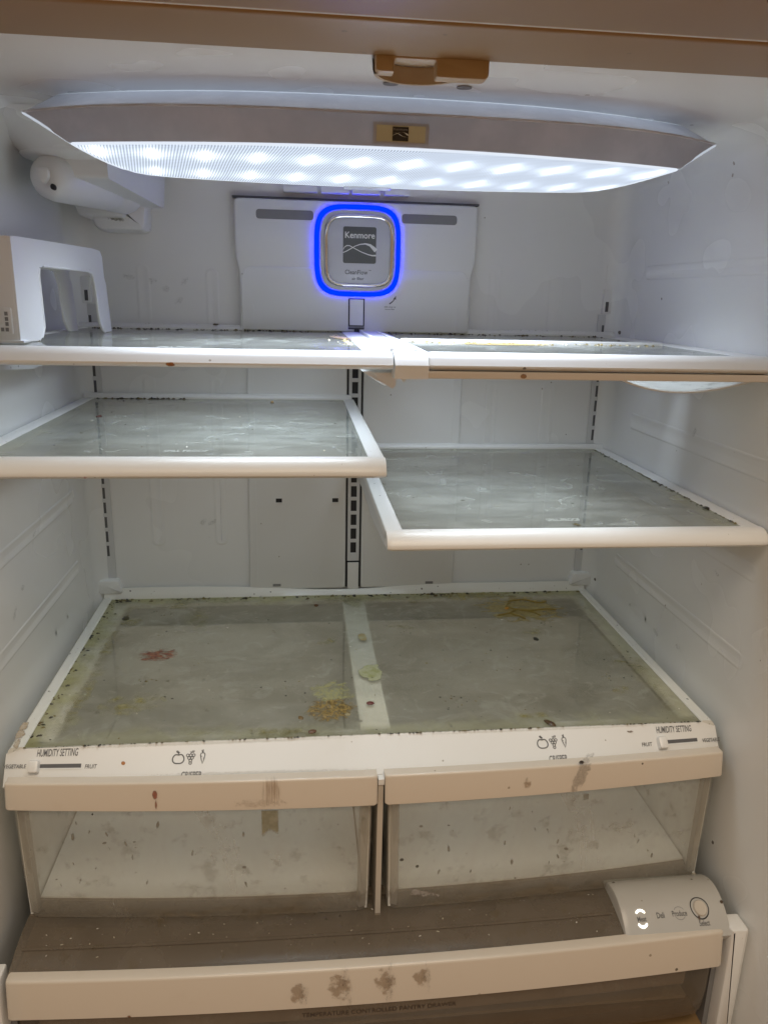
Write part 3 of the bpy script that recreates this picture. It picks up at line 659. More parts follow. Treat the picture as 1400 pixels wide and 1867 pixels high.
for x, y in ((0.2625, -0.448), (0.352, -0.452), (0.371, -0.482), (0.3405, -0.4935)):
    decal('dirt_spot', CP, x, y, 0.0022, 0.0018, random.random() * 90, stain_mat('dark_spot%d' % int(x * 1e4), (0.03, 0.02, 0.015), (0.1, 0.06, 0.03), 1.0, scale=1.5), cp, cup_, n=4)

# ================================================================ SHELVES
def shelf(label, z, xo0, xo1, xg0, xg1, yf, yb, mat_seed, trim_h=0.014, edges=(0.6, 0.1, 0.25, 0.1), low=None, arms=(), speckd=0.14, bars=(), dim=1.0, thru=0.60):
    t = thing('glass_shelf', label, 'shelf', ((xo0 + xo1) / 2, (yf + yb) / 2, z - 0.016), 'glass shelves of the refrigerator')
    b = BASE[t.name]
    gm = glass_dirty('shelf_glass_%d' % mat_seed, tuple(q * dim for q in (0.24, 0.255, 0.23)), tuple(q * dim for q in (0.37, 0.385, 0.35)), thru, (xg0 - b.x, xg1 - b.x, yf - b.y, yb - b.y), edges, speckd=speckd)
    panes = [(yf, yb)] if not bars else [(yf, bars[0][0]), (bars[0][1], yb)]
    for a, c in panes: mesh_obj('glass_pane', *box(xg0 + 0.0003, xg1 - 0.0003, a + 0.0003, c - 0.0003, z - 0.004, z), gm, t)
    yo = yf - 0.0225; h = trim_h
    fp = [(yf - 0.0003, z - 0.004), (yf - 0.0003, z + 0.0008), (yf - 0.003, z + 0.0016), (yf - 0.008, z + 0.0014), (yf - 0.014, z - 0.0006), (yf - 0.0185, z - 0.0042), (yo + 0.001, z - 0.0085), (yo, z - h + 0.003), (yo + 0.0004, z - h + 0.0015), (yo + 0.0045, z - h - 0.0012), (yf + 0.004, z - h - 0.0012), (yf + 0.004, z - 0.0043)]
    xs = [xo0, xo0 + 0.0012, xo0 + 0.005] + lin(xo0 + 0.02, xo1 - 0.02, 6) + [xo1 - 0.005, xo1 - 0.0012, xo1]
    def fn(x, y, zz):
        e = min(x - xo0, xo1 - x); k = 1.0 if e > 0.004 else 0.93 + 0.07 * e / 0.004
        return (x, yf + (y - yf) * k, z - 0.008 + (zz - z + 0.008) * k)
    mesh_obj('front_trim', *sweep(fp, xs, fn), M['frame'], t, smooth=True)
    for a, c in ((xo0, xg0), (xg1, xo1)):
        s = 1 if a == xo0 else -1; P = [(a, z - 0.010), (c, z - 0.010), (c, z + 0.0006), ((a * 0.35 + c * 0.65), z + 0.0012), (a, z - 0.0002)]
        P = arcprof(P, 0.0016, 3)
        mesh_obj('side_frame', *loft([[(x, y, zz) for x, zz in P] for y in (yf - 0.0008, yb + 0.004)]), M['frame'], t, smooth=True)
    mesh_obj('back_frame', *sweep(arcprof([(yb - 0.0003, z - 0.006), (yb - 0.0003, z + 0.0025), (yb + 0.003, z + 0.0068), (yb + 0.0085, z + 0.0068), (yb + 0.0095, z - 0.006)], 0.0012, 3), [xo0 + 0.004, xo1 - 0.004]), M['frame'], t, smooth=True)
    for i, (xa, deep) in enumerate(arms):
        P = [(-0.0075, z - 0.0105), (yf + 0.006, z - 0.0105), (yf - 0.004, z - 0.0175), (yf + 0.03, z - 0.024), (-0.25, z - 0.034), (-0.14, z - 0.031), (-0.03, z - deep), (-0.0075, z - deep)]
        V, Fc = loft([[(x, y, zz) for y, zz in arcprof(P, 0.003, 3)] for x in (xa - 0.0011, xa + 0.0011)])
        arm = mesh_obj('support_arm', V, Fc, M['rail'], t)
        for hz in (0.012, 0.034):
            mesh_obj('hook', *join(box(xa - 0.0010, xa + 0.0010, -0.0085, -0.001, z - hz - 0.008, z - hz, 0.0003), box(xa - 0.0010, xa + 0.0010, -0.0045, -0.0018, z - hz - 0.0135, z - hz - 0.007, 0.0003)), M['rail'], arm)
    for (ya, yc) in bars:
        mesh_obj('middle_bar', *box(xg0 - 0.001, xg1 + 0.001, ya, yc, z - 0.005, z + 0.003, 0.0012), M['frame'], t, smooth=True)
    return t
shL = shelf('left mid-height glass shelf, greasy grey-green pane with a red blob under its front edge', 0.5407, -0.3835, -0.0020, -0.3652, -0.0172, -0.4227, -0.0148, 1, edges=(0.35, 0.0, 0.3, 0.0), arms=((-0.0055, 0.040), (-0.3680, 0.040)))
shR = shelf('right glass shelf just above the crisper cover, its support arm bare at the left', 0.4693, 0.0005, 0.3835, 0.0172, 0.3655, -0.4227, -0.0148, 2, edges=(0.3, 0.0, 0.0, 0.35), arms=((0.0035, 0.040), (0.3680, 0.040)))
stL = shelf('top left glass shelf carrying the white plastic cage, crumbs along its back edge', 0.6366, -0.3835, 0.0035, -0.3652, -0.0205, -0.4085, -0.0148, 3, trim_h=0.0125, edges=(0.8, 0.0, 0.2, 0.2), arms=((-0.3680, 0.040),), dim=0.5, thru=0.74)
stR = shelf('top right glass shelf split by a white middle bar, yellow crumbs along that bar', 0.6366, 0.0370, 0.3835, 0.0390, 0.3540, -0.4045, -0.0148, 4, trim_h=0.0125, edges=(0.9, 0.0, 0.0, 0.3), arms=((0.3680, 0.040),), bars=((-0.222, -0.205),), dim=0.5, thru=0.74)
mesh_obj('lower_trim', *sweep(arcprof([(-0.4255, 0.6218), (-0.4255, 0.6150), (-0.40, 0.6150), (-0.40, 0.6218)], 0.0012, 3), [0.006, 0.37]), M['handle'], stR, smooth=True)
mesh_obj('under_frame', *join(box(0.02, 0.032, -0.398, -0.05, 0.6165, 0.6225), box(0.355, 0.366, -0.398, -0.05, 0.6165, 0.6225)), M['frame'], stR)
# centre divider with the crank under it
dv = thing('shelf_divider', 'white sloping plastic channel between the two top glass shelves', 'shelf divider', (0.02, -0.25, 0.62))
def dvp(x0, x1): return [(x0, 0.632), (x0, 0.6372), (x0 + 0.002, 0.6384), (x1 - 0.002, 0.6384), (x1, 0.6372), (x1, 0.632)]
mesh_obj('channel_cover', *loft([[(x + 0.0, y, z) for x, z in dvp(0.0075, 0.0362)] for y in (-0.006, -0.3985)]), M['frame'], dv, smooth=True)
mesh_obj('channel_ridge', *loft([[(x, y, z) for x, z in [(0.0035, 0.636), (0.0038, 0.6402), (0.0072, 0.6402), (0.0075, 0.636)]] for y in (-0.006, -0.40)]), M['clean'], dv, smooth=True)
mesh_obj('channel_ridge', *loft([[(x, y, z) for x, z in [(0.0262, 0.638), (0.0266, 0.6400), (0.0284, 0.6400), (0.0288, 0.638)]] for y in (-0.016, -0.40)]), M['clean'], dv, smooth=True)
fp = [(-0.3990, 0.632), (-0.3990, 0.6380), (-0.409, 0.6386), (-0.4195, 0.6365), (-0.4262, 0.6315), (-0.4305, 0.6270), (-0.4305, 0.6245), (-0.4285, 0.6190), (-0.4275, 0.6145), (-0.40, 0.6145)]
mesh_obj('front_block', *sweep(fp, [0.0050, 0.0056, 0.02, 0.0352, 0.0358]), M['frame'], dv, smooth=True)
mesh_obj('block_groove', *box(0.0054, 0.0354, -0.4293, -0.425, 0.6220, 0.6227), M['dark'], dv)
ck = mesh_obj('crank_knob', *loft([[(-0.022 + 0.028 * u, -0.395 + dy, 0.618 - dz * v) for u, v in ((0, 0), (0.25, 0.35), (0.55, 0.75), (0.8, 1.0), (1.0, 0.95), (1.02, 0.5), (1.05, 0)) for _ in (0,)] for dy, dz in ((0.0, 0.0115), (0.012, 0.0145), (0.030, 0.0150), (0.040, 0.010))]), M['clean'], dv, smooth=True)
mesh_obj('crank_fin', *loft([[(x, y, z) for x, z in ((-0.012, 0.618), (-0.006, 0.610), (0.006, 0.603), (0.009, 0.606), (0.009, 0.618))] for y in (-0.405, -0.397)]), M['clean'], dv)
mesh_obj('crank_tip', *loft([[(x, y, z) for x, z in ((0.011, 0.615), (0.016, 0.6095), (0.019, 0.615))] for y in (-0.412, -0.402)]), M['frame'], dv)
# curved white tray under the right top shelf
tr = thing('hanging_tray', 'curved translucent white tray hanging under the top right shelf', 'tray', (0.315, -0.32, 0.60))
def arcx(k, n=25): return [(0.222 + 0.158 * i / (n - 1), 0.6185 - k * math.sin(math.pi * (i / (n - 1)) ** 0.85) ** 0.9 if 0 < i < n - 1 else 0.6185) for i in range(n)]
o_ = arcx(0.0165); i_ = [(x, z + 0.0012) for x, z in o_][::-1]
mesh_obj('tray_shell', *loft([[(x, y, z) for x, z in o_ + i_] for y in (-0.402, -0.400, -0.25, -0.248)]), M['clears'], tr, smooth=True)
mesh_obj('tray_rim', *tube([(x, -0.402, z) for x, z in o_], 0.0010, 6), M['frame'], tr, smooth=True)
# prints on panes
glassz = lambda z: (lambda x, y: (x, y, z))
lettering('SPILL PROOF', glassz(0.5407), -0.209, -0.398, -0.168, -0.388, M['faint_print'], shL, (0, 0, 1))
mark([stroke([(-0.276, -0.386), (-0.270, -0.380), (-0.266, -0.388)], 0.0012), stroke([(-0.262, -0.396), (-0.254, -0.398), (-0.250, -0.388), (-0.243, -0.386)], 0.0014)], glassz(0.5407), M['faint_print'], shL, 'lettering', (0, 0, 1))
lettering('SPILL-PROOF', glassz(0.4693), 0.170, -0.398, 0.205, -0.389, M['faint_print'], shR, (0, 0, 1))
lettering('SPILL PROOF', glassz(0.6366), -0.212, -0.386, -0.172, -0.372, M['faint_print'], stL, (0, 0, 1))

# ================================================================ CAGE on the top left shelf
cg = thing('plastic_cage', 'white plastic cage with an arched side opening on the top left shelf', 'plastic cage', (-0.352, -0.25, 0.6372))
zb, zt = 0.6374, 0.7320
p0 = Vector((-0.338, -0.366)); p1 = Vector((-0.3115, -0.124))
def side(u, z, off): q = p0.lerp(p1, u); n = Vector((p1.y - p0.y, -(p1.x - p0.x))).normalized(); return (q.x - n.x * off, q.y - n.y * off, z)
# arch outline with opening
out = [(0.0, zb), (0.0, zt - 0.006)] + [(0.015, zt - 0.0005), (0.04, zt)] + [(0.84, zt), (0.93, zt - 0.0015), (0.955, zt - 0.008), (0.965, 0.700), (0.985, 0.693), (1.02, zb), (0.925, zb), (0.895, zb + 0.003), (0.865, zb + 0.012), (0.835, 0.690)] + [(0.82, 0.700), (0.80, 0.7045), (0.76, 0.7065)] + [(0.27, 0.7075), (0.235, 0.7055), (0.225, 0.699), (0.232, zb + 0.012), (0.20, zb + 0.002), (0.17, zb)]
def archside(off0, off1, flip=1):
    return loft([[side(u, z, off0) for u, z in out], [side(u, z, off1) for u, z in out]])
mesh_obj('side_wall', *archside(0.0, 0.0025), M['clean'], cg, smooth=False)
rim = [(0.925, zb), (0.895, zb + 0.003), (0.865, zb + 0.012), (0.835, 0.690), (0.82, 0.700), (0.80, 0.7045), (0.76, 0.7065), (0.27, 0.7075), (0.235, 0.7055), (0.225, 0.699), (0.232, zb + 0.012), (0.20, zb + 0.002), (0.17, zb)]
mesh_obj('opening_rim', *tube([side(u, z, 0.0004) for u, z in rim], 0.0013, 6), M['clean'], cg, smooth=True)
sh = Vector((-0.040, 0.0))
mesh_obj('far_wall', *[[(v[0] - 0.040, v[1], v[2]) for v in archside(0.0, 0.0025)[0]], archside(0.0, 0.0025)[1]], M['clean'], cg)
mesh_obj('top_plate', *loft([[(side(u, 0, o)[0] - dx, side(u, 0, o)[1], z) for (u, dx, o) in ((0.02, 0.0, 0.0014), (0.90, 0.0, 0.0014), (0.90, 0.042, 0), (0.02, 0.042, 0))] for z in (zt - 0.0027, zt - 0.0004)]), M['clean'], cg)
mesh_obj('front_wall', *join(box(-0.400, -0.3385, -0.3685, -0.3662, zb, zt - 0.0006, 0.0008), box(-0.3400, -0.3365, -0.3680, -0.3640, zb, zt - 0.001, 0.0014)), M['clean'], cg, smooth=True)
mesh_obj('foot', *box(-0.40, -0.3330, -0.3705, -0.352, zb, zb + 0.0022, 0.0008), M['clean'], cg)
vp = arcprof([(-0.3528, 0.6455), (-0.3418, 0.6455), (-0.3418, 0.6690), (-0.3488, 0.6690), (-0.3488, 0.655), (-0.3528, 0.6530)], 0.0012, 3)
vr = mesh_obj('vent_grid', *plate(vp, -0.368, -0.3705, 0.0006), M['clean'], cg, smooth=True)
for x, z in ((-0.3505, 0.6495), (-0.3465, 0.6495), (-0.3462, 0.6545), (-0.3462, 0.6590), (-0.3462, 0.6637)):
    mesh_obj('vent_cell', *box(x - 0.0014, x + 0.0014, -0.3709, -0.3704, z - 0.0017, z + 0.0017), M['grey'], vr)

# ================================================================ CRISPER COVER
Z4 = 0.2387
def bow(x): return -0.021 * (1 - (x / 0.375) ** 2)
cc = thing('crisper_cover', 'white framed glass cover over the crisper drawers, stained olive and yellow', 'crisper cover', (0, -0.21, 0.20))
cb = BASE[cc.name]
XG = 0.3622; YB4, YF4 = -0.0154, -0.4096
gm = glass_dirty('crisper_glass', (0.18, 0.175, 0.14), (0.35, 0.345, 0.29), 0.52, (-XG, XG, YF4 - cb.y, YB4 - cb.y), (1.0, 0.5, 0.95, 0.45), (1, 1.6, 1), (0.965, 0.962, 0.935), 0.2, 0.09, 0.42)
gp = mesh_obj('glass_pane', *box(-XG, XG, YF4, YB4, Z4 - 0.0032, Z4), gm, cc)
mesh_obj('glass_edge', *box(-XG, XG, YF4 - 0.0008, YF4 - 0.0001, Z4 - 0.003, Z4 + 0.0001), flat('green_glass_edge', (0.05, 0.10, 0.07), 0.2), gp)
# frame under and around the glass
zf = Z4 - 0.0042
def bar(name, x0, x1, y0, y1, z1=Z4 - 0.0035, z0=None, m='bar', bev=0.0008): return mesh_obj(name, *box(x0, x1, y0, y1, z0 if z0 is not None else z1 - 0.006, z1, bev), M[m], cc, smooth=True)
M['bar'] = plastic('under_bar_plastic', (0.90, 0.90, 0.86), 0.4, 0.5, 0.1, 60)
zf = Z4 - 0.0035
bar('under_bar', -0.0175, 0.0150, -0.395, -0.024); bar('under_bar', -0.3622, -0.3370, -0.396, -0.024); bar('under_bar', 0.3480, 0.3622, -0.396, -0.024)
bar('under_bar', -0.3700, 0.3700, -0.4095, -0.3935, zf + 0.0003); bar('under_bar', -0.37, 0.37, -0.026, -0.0150)
for s in (-1, 1):
    P = [(s * 0.3624, Z4 - 0.008), (s * 0.3624, Z4 + 0.0006), (s * 0.3640, Z4 + 0.0018), (s * 0.3745, Z4 + 0.0010), (s * 0.3780, Z4 - 0.003), (s * 0.3780, Z4 - 0.012)]
    mesh_obj('side_frame', *loft([[(x + s * (0.0 if y > -0.4 else -0.002), y, z) for x, z in P] for y in (-0.010, -0.40, -0.4105)]), M['grimy'], cc, smooth=True)
xs = lin(-0.374, 0.372, 48)
def hb(x): return 0.0145 - 0.0075 * math.exp(-((x + 0.0) / 0.11) ** 2) + 0.0012 * math.sin(x * 17)
V = []; nP = 6
for x in xs:
    h = hb(x); V += [(x, YB4 + 0.0003, Z4 - 0.006), (x, YB4 + 0.0003, Z4 + 0.0008), (x, YB4 + 0.0045, Z4 + h * 0.55), (x, YB4 + 0.0070, Z4 + h), (x, YB4 + 0.0088, Z4 + h), (x, YB4 + 0.0090, Z4 - 0.006)]
Fc = [(i * nP + j, i * nP + (j + 1) % nP, (i + 1) * nP + (j + 1) % nP, (i + 1) * nP + j) for i in range(len(xs) - 1) for j in range(nP)] + [tuple(range(nP)), tuple((len(xs) - 1) * nP + j for j in range(nP))]
mesh_obj('back_frame', V, Fc, M['grimy'], cc, smooth=True)
FS = lambda x, s: (x, -0.41 + s * (-0.018 + bow(x)), Z4 - s * 0.0267)
xs = lin(-0.378, 0.378, 49)
loops = []
for x in xs:
    e = max(0, abs(x) - 0.366) / 0.012; dz = -0.006 * e * e
    L = [FS(x, s) for s in (-0.03, 0.02, 0.08, 0.25, 0.5, 0.75, 1.0)]
    L[0] = (x, -0.4098, Z4 - 0.004); L[1] = (x, -0.4100, Z4 + 0.0003)
    L += [(x, L[-1][1] + 0.004, Z4 - 0.032), (x, -0.405, Z4 - 0.012)]
    loops.append([(a - math.copysign(0.004 * e * min(1, max(0, (Z4 - c) / 0.02)), x) * 0, b, c + dz * (1 if b < -0.4099 else 0.3)) for a, b, c in L])
fa = mesh_obj('front_fascia', *loft(loops), M['white'], cc, smooth=True)
up = (0, -1, 0.6)
def ft(s, a0, s0, a1, s1, skew=0): return lettering(s, FS, a0, s1, a1, s0, M['print'], cc, up, shear=0.0004, skew=skew)
ft('HUMIDITY SETTING', -0.3466, 0.055, -0.3068, 0.265)
ft('VEGETABLE', -0.3785, 0.47, -0.3562, 0.585); ft('FRUIT', -0.2982, 0.50, -0.2868, 0.61)
ft('HUMIDITY SETTING', 0.3066, 0.10, 0.3472, 0.30)
ft('FRUIT', 0.2866, 0.54, 0.2981, 0.65); ft('VEGETABLE', 0.3575, 0.55, 0.3785, 0.67)
ft('CRISPER', -0.2024, 0.72, -0.1817, 0.89); ft('CRISPER', 0.1793, 0.71, 0.1998, 0.89)
def icons(x0, s0, w):
    """apple, grapes and carrot outlines; x0 left edge, s0 centre row"""
    k = 0.011; q = lambda L: [(x0 + a * k, s0 - b * 0.245) for a, b in L]
    lw = 0.00085
    def st(L, closed=False, w_=lw):
        # even-width stroke: widths set in metres along x, rescaled for s
        V, Fq = stroke([(a, b * 0.2455) for a, b in L], w_ / k * 1.0, closed)
        return [(x0 + a * k, s0 - b / 0.2455 * 0.245) for a, b in V], Fq
    def st2(L, closed=False, w_=0.085):
        V, Fq = stroke(L, w_, closed); return [(x0 + a * k, s0 - b * 0.245) for a, b in V], Fq
    ap = [(0.5 + 0.52 * math.sin(t) * (1 - 0.12 * math.cos(t)) , -0.12 + 0.52 * math.cos(t) - 0.16 * math.exp(-(t if t < math.pi else 2 * math.pi - t) ** 2 * 5) + 0.05 * math.exp(-((t - math.pi) ** 2) * 6)) for t in [2 * math.pi * i / 36 for i in range(36)]]
    mark([st2(ap, True, 0.11), st2([(0.5, 0.28), (0.52, 0.44), (0.58, 0.54)], False, 0.09), st2([(0.52, 0.46), (0.40, 0.66), (0.30, 0.64), (0.36, 0.50), (0.50, 0.44)], True, 0.10)], FS, M['print'], cc, 'apple_icon', up)
    g = []
    for r, (n, yy) in enumerate(((3, 0.18), (2, -0.08), (1, -0.34), )):
        for i in range(n): g.append(st2(circ(1.62 + (i - (n - 1) / 2) * 0.27, yy, 0.13, 0.13, 14), True, 0.075))
    for i in (-1, 1): g.append(st2(circ(1.62 + i * 0.27, -0.06, 0.12, 0.12, 14), True, 0.075)) if False else None
    g.append(st2(circ(1.62, -0.58, 0.12, 0.12, 14), True, 0.075))
    g.append(st2([(1.62, 0.30), (1.64, 0.48), (1.56, 0.56)], False, 0.07)); g.append(st2([(1.66, 0.46), (1.78, 0.60), (1.94, 0.60), (1.84, 0.46)], True, 0.09))
    mark([v for v in g if v], FS, M['print'], cc, 'grape_icon', up)
    ca = [(2.52, 0.24), (2.60, 0.34), (2.72, 0.38), (2.84, 0.32), (2.90, 0.20), (2.84, -0.2), (2.72, -0.62), (2.66, -0.2)]
    mark([st2([(2.50, 0.2), (2.56, 0.34), (2.72, 0.40), (2.88, 0.34), (2.92, 0.2), (2.84, -0.25), (2.72, -0.66), (2.60, -0.25)], True, 0.085), st2([(2.52, 0.05), (2.66, 0.05)], False, 0.06), st2([(2.76, -0.12), (2.86, -0.12)], False, 0.06), st2([(2.70, 0.42), (2.62, 0.62), (2.74, 0.70), (2.74, 0.48)], True, 0.09)], FS, M['print'], cc, 'carrot_icon', up)
icons(-0.2118, 0.38, 0); icons(0.1701, 0.37, 0)
def slider(x0, x1, s, xk):
    g = mark([gridquad(x0, x1, s - 0.055, s + 0.055, 12, 2)], FS, M['slot'], cc, 'slider_groove', up, 0.0003)
    mark([gridquad(x0 - 0.0012, x1 + 0.0012, s + 0.055, s + 0.085, 12, 1)], FS, M['clean'], cc, 'groove_lip', up, 0.0006)
    L = []
    for h, kk in ((-0.001, 1.0), (0.004, 0.97), (0.0062, 0.85), (0.0068, 0.6)):
        L.append([on(FS, xk + 0.0052 * kk * a, s + 0.02 + 0.19 * kk * b, h, up) for a, b in arcprof([(-1, -1), (1, -1), (1, 1), (-1, 1)], 0.35, 4)])
    mesh_obj('slider_knob', *loft(L), M['white'], cc, smooth=True)
slider(-0.3425, -0.3020, 0.53, -0.3475); slider(0.3100, 0.3521, 0.57, 0.3095)

# ================================================================ CRISPER DRAWERS
def drawer(label, xa, xb, side_):
    t = subthing('crisper_drawer', label, ((xa + xb) / 2, -0.24, 0.045), fr)
    # handle
    hp = arcprof([(-0.4280, 0.2160), (-0.4400, 0.2160), (-0.4440, 0.1890), (-0.4420, 0.1890), (-0.4380, 0.2120), (-0.4280, 0.2120)], [0.0005, 0.0022, 0.0008, 0, 0.001, 0], 4)
    xs = [xa, xa + 0.0008, xa + 0.003] + lin(xa + 0.015, xb - 0.015, 22) + [xb - 0.003, xb - 0.0008, xb]
    def fn(x, y, z):
        e = min(x - xa, xb - x); k = max(0, 0.003 - e) / 0.003
        return (x, y + bow(x) + 0.002 * k * k, z + 0.0025 + (z - 0.189) / 0.027 * 0.0045 * (1 - (x / 0.375) ** 2) - (0.0010 * k if z > 0.21 else -0.001 * k))
    mesh_obj('handle', *sweep(hp, xs, fn), M['handle'], t, smooth=True)
    # clear front
    x0, x1 = (xa + 0.004, xb - 0.004)
    bx_ = lambda x: bow(x)
    fr_ = []
    for y0_, z_ in ((-0.4385, 0.207), (-0.4388, 0.185), (-0.4375, 0.12), (-0.4355, 0.075), (-0.4330, 0.054), (-0.427, 0.0475), (-0.418, 0.0465)):
        fr_.append((y0_, z_))
    pin = [(y + 0.0024, z + (0.0018 if z < 0.07 else 0)) for y, z in fr_][::-1]
    xs2 = [x0, x0 + 0.002, x0 + 0.006, x0 + 0.012] + lin(x0 + 0.03, x1 - 0.03, 18) + [x1 - 0.012, x1 - 0.006, x1 - 0.002, x1]
    def fn2(x, y, z):
        e = min(x - x0, x1 - x); k = max(0, 0.012 - e) / 0.012; tp = 1 - 0.02 * (0.207 - z)
        xc = (x0 + x1) / 2
        return (xc + (x - xc) * (1 - 0.012 * (0.207 - z) / 0.155), y + bow(x) + 0.006 * k ** 2.5, z)
    mesh_obj('front_panel', *sweep(fr_ + pin, xs2, fn2), M['clearp'], t, smooth=True)
    # moulded front corner bands seen as darker edges
    for s in (-1, 1):
        xe = x0 if s < 0 else x1; xc = (x0 + x1) / 2
        xi = lambda z, xe=xe, xc=xc: xc + (xe - xc) * (1 - 0.012 * (0.207 - z) / 0.155)
        loops = [[(xi(z) - s * (w_), y + bow(xe), z) for z in (0.2055, 0.16, 0.11, 0.07, 0.056)] for (w_, y) in ((0.0015, -0.432), (0.0015, -0.028), (0.0040, -0.028), (0.0040, -0.432))]
        V = [p for L in loops for p in L]; n = 5; Fc = []
        for i in range(4):
            for j in range(n - 1): a = i * n + j; b = ((i + 1) % 4) * n + j; Fc.append((a, a + 1, b + 1, b))
        mesh_obj('side_panel', V, Fc, M['clears'], t, smooth=True)
        mesh_obj('corner_post', *loft([[(xi(z) - s * a, b + bow(xe), z) for a, b in ((0.003, -0.4335), (0.0105, -0.4355), (0.0125, -0.430), (0.0045, -0.424))] for z in lin(0.06, 0.205, 5)]), M['post'], t, smooth=True)
    mesh_obj('back_panel', *box(x0 + 0.006, x1 - 0.006, -0.030, -0.027, 0.056, 0.2), M['floorp'], t)
    mesh_obj('drawer_floor', *sweep([(-0.4120, 0.0560), (-0.4100, 0.0595), (-0.030, 0.0595), (-0.030, 0.0560)], lin(x0 + 0.0075, x1 - 0.0075, 14), lambda x, y, z: (x, y + (bow(x) if y < -0.4 else 0), z)), M['floorp'], t)
    mesh_obj('floor_step', *sweep([(-0.4118, 0.0590), (-0.4118, 0.0550), (-0.4285, 0.0500), (-0.4290, 0.0525)], lin(x0 + 0.008, x1 - 0.008, 14), lambda x, y, z: (x, y + bow(x), z)), M['smoke'], t, smooth=True)
    return t
dL = drawer('left crisper drawer, with the brown patch and drips behind its clear front', -0.3715, -0.0058, -1)
dR = drawer('right crisper drawer, with speckled black mould smear on its handle', 0.0020, 0.3740, 1)
mesh_obj('drawer_divider', *box(-0.0048, 0.0010, -0.4570, -0.05, 0.047, 0.2145, 0.0008), M['tray'], cc)
mesh_obj('divider_nose', *box(-0.0046, 0.0016, -0.4585, -0.4500, 0.2105, 0.2170, 0.0006), M['white'], cc)

# ================================================================ PANTRY DRAWER
pd = subthing('pantry_drawer', 'full-width smoked pantry drawer with a long white handle along the bottom', (0, -0.26, -0.09), fr)
hp = arcprof([(-0.4925, 0.0440), (-0.5045, 0.0440), (-0.5090, 0.0020), (-0.5065, 0.0020), (-0.5020, 0.0400), (-0.4925, 0.0400)], [0.0005, 0.0030, 0.001, 0, 0.001, 0], 4)
xs = [-0.3665, -0.3655, -0.3630] + lin(-0.35, 0.35, 40) + [0.3610, 0.3635, 0.3645]
def fnp(x, y, z):
    e = min(x + 0.3665, 0.3645 - x); k = max(0, 0.0035 - e) / 0.0035
    return (x, y + bow(x) * 0.62 + 0.002 * k * k, z - (0.0014 * k if z > 0.035 else 0))
mesh_obj('handle', *sweep(hp, xs, fnp), M['handle'], pd, smooth=True)
fr_ = [(-0.5030, 0.036), (-0.5040, 0.0), (-0.5025, -0.045), (-0.4990, -0.072), (-0.490, -0.084), (-0.475, -0.086)]
pin = [(y + 0.0025, z + (0.002 if z < -0.07 else 0)) for y, z in fr_][::-1]
mesh_obj('front_panel', *sweep(fr_ + pin, [-0.362] + lin(-0.35, 0.35, 30) + [0.360], lambda x, y, z: (x, y + bow(x) * 0.62 + 0.010 * max(0, (abs(x) - 0.34) / 0.022) ** 3, z)), M['smoke2'], pd, smooth=True)
mesh_obj('inner_tray', *sweep(arcprof([(-0.478, 0.024), (-0.470, -0.052), (-0.455, -0.060), (-0.10, -0.060), (-0.10, -0.064), (-0.460, -0.064), (-0.476, -0.054), (-0.482, 0.024)], 0.002, 2), [-0.35] + lin(-0.33, 0.33, 10) + [0.345], lambda x, y, z: (x, y + bow(x) * 0.5, z)), M['tray'], pd, smooth=True)
mesh_obj('drawer_floor', *box(-0.355, 0.355, -0.47, -0.10, -0.083, -0.079), M['inside'], pd)
PF = lambda x, z: (x, (-0.5040 + (0.0015 * (-z / 0.045))) + bow(x) * 0.62, z)
lettering('TEMPERATURE CONTROLLED PANTRY DRAWER', PF, -0.0830, -0.0145, 0.0745, -0.0090, flat('brown_print', (0.05, 0.03, 0.018), 0.5), pd, (0, -1, 0), eps=0.0006)
# curved smoked lid between crispers and pantry handle
lid = subthing('pantry_lid', 'curved smoky brown lid above the pantry drawer, dusted with crumbs', (-0.06, -0.46, 0.03), fr)
def LD(x, y): return (x, y, 0.052 - 3.2 * (y + 0.440) ** 2 + 0.0)
ys = lin(-0.415, -0.4965, 18)
lp = [(y, LD(0, y)[2]) for y in ys] + [(y, LD(0, y)[2] - 0.0025) for y in ys[::-1]]
mesh_obj('lid_panel', *sweep(lp, [-0.3670] + lin(-0.35, 0.24, 12) + [0.2560], lambda x, y, z: (x, y + bow(x) * 0.55 * min(1, max(0, (-0.43 - y) / 0.06)), z)), M['smoke'], lid, smooth=True)
mesh_obj('lid_rib', *sweep(arcprof([(-0.4700, 0.0502), (-0.4735, 0.0500), (-0.4735, 0.0483), (-0.47, 0.0485)], 0.0005, 2), lin(-0.36, 0.25, 12), lambda x, y, z: (x, y + bow(x) * 0.4, z + 0.0004)), M['smoke'], lid, smooth=True)
mesh_obj('lid_back_edge', *box(-0.367, 0.372, -0.428, -0.417, 0.0455, 0.0498, 0.001), M['inside'], lid)
mesh_obj('lid_underside', *box(-0.367, 0.256, -0.486, -0.06, 0.026, 0.030), M['inside'], lid)

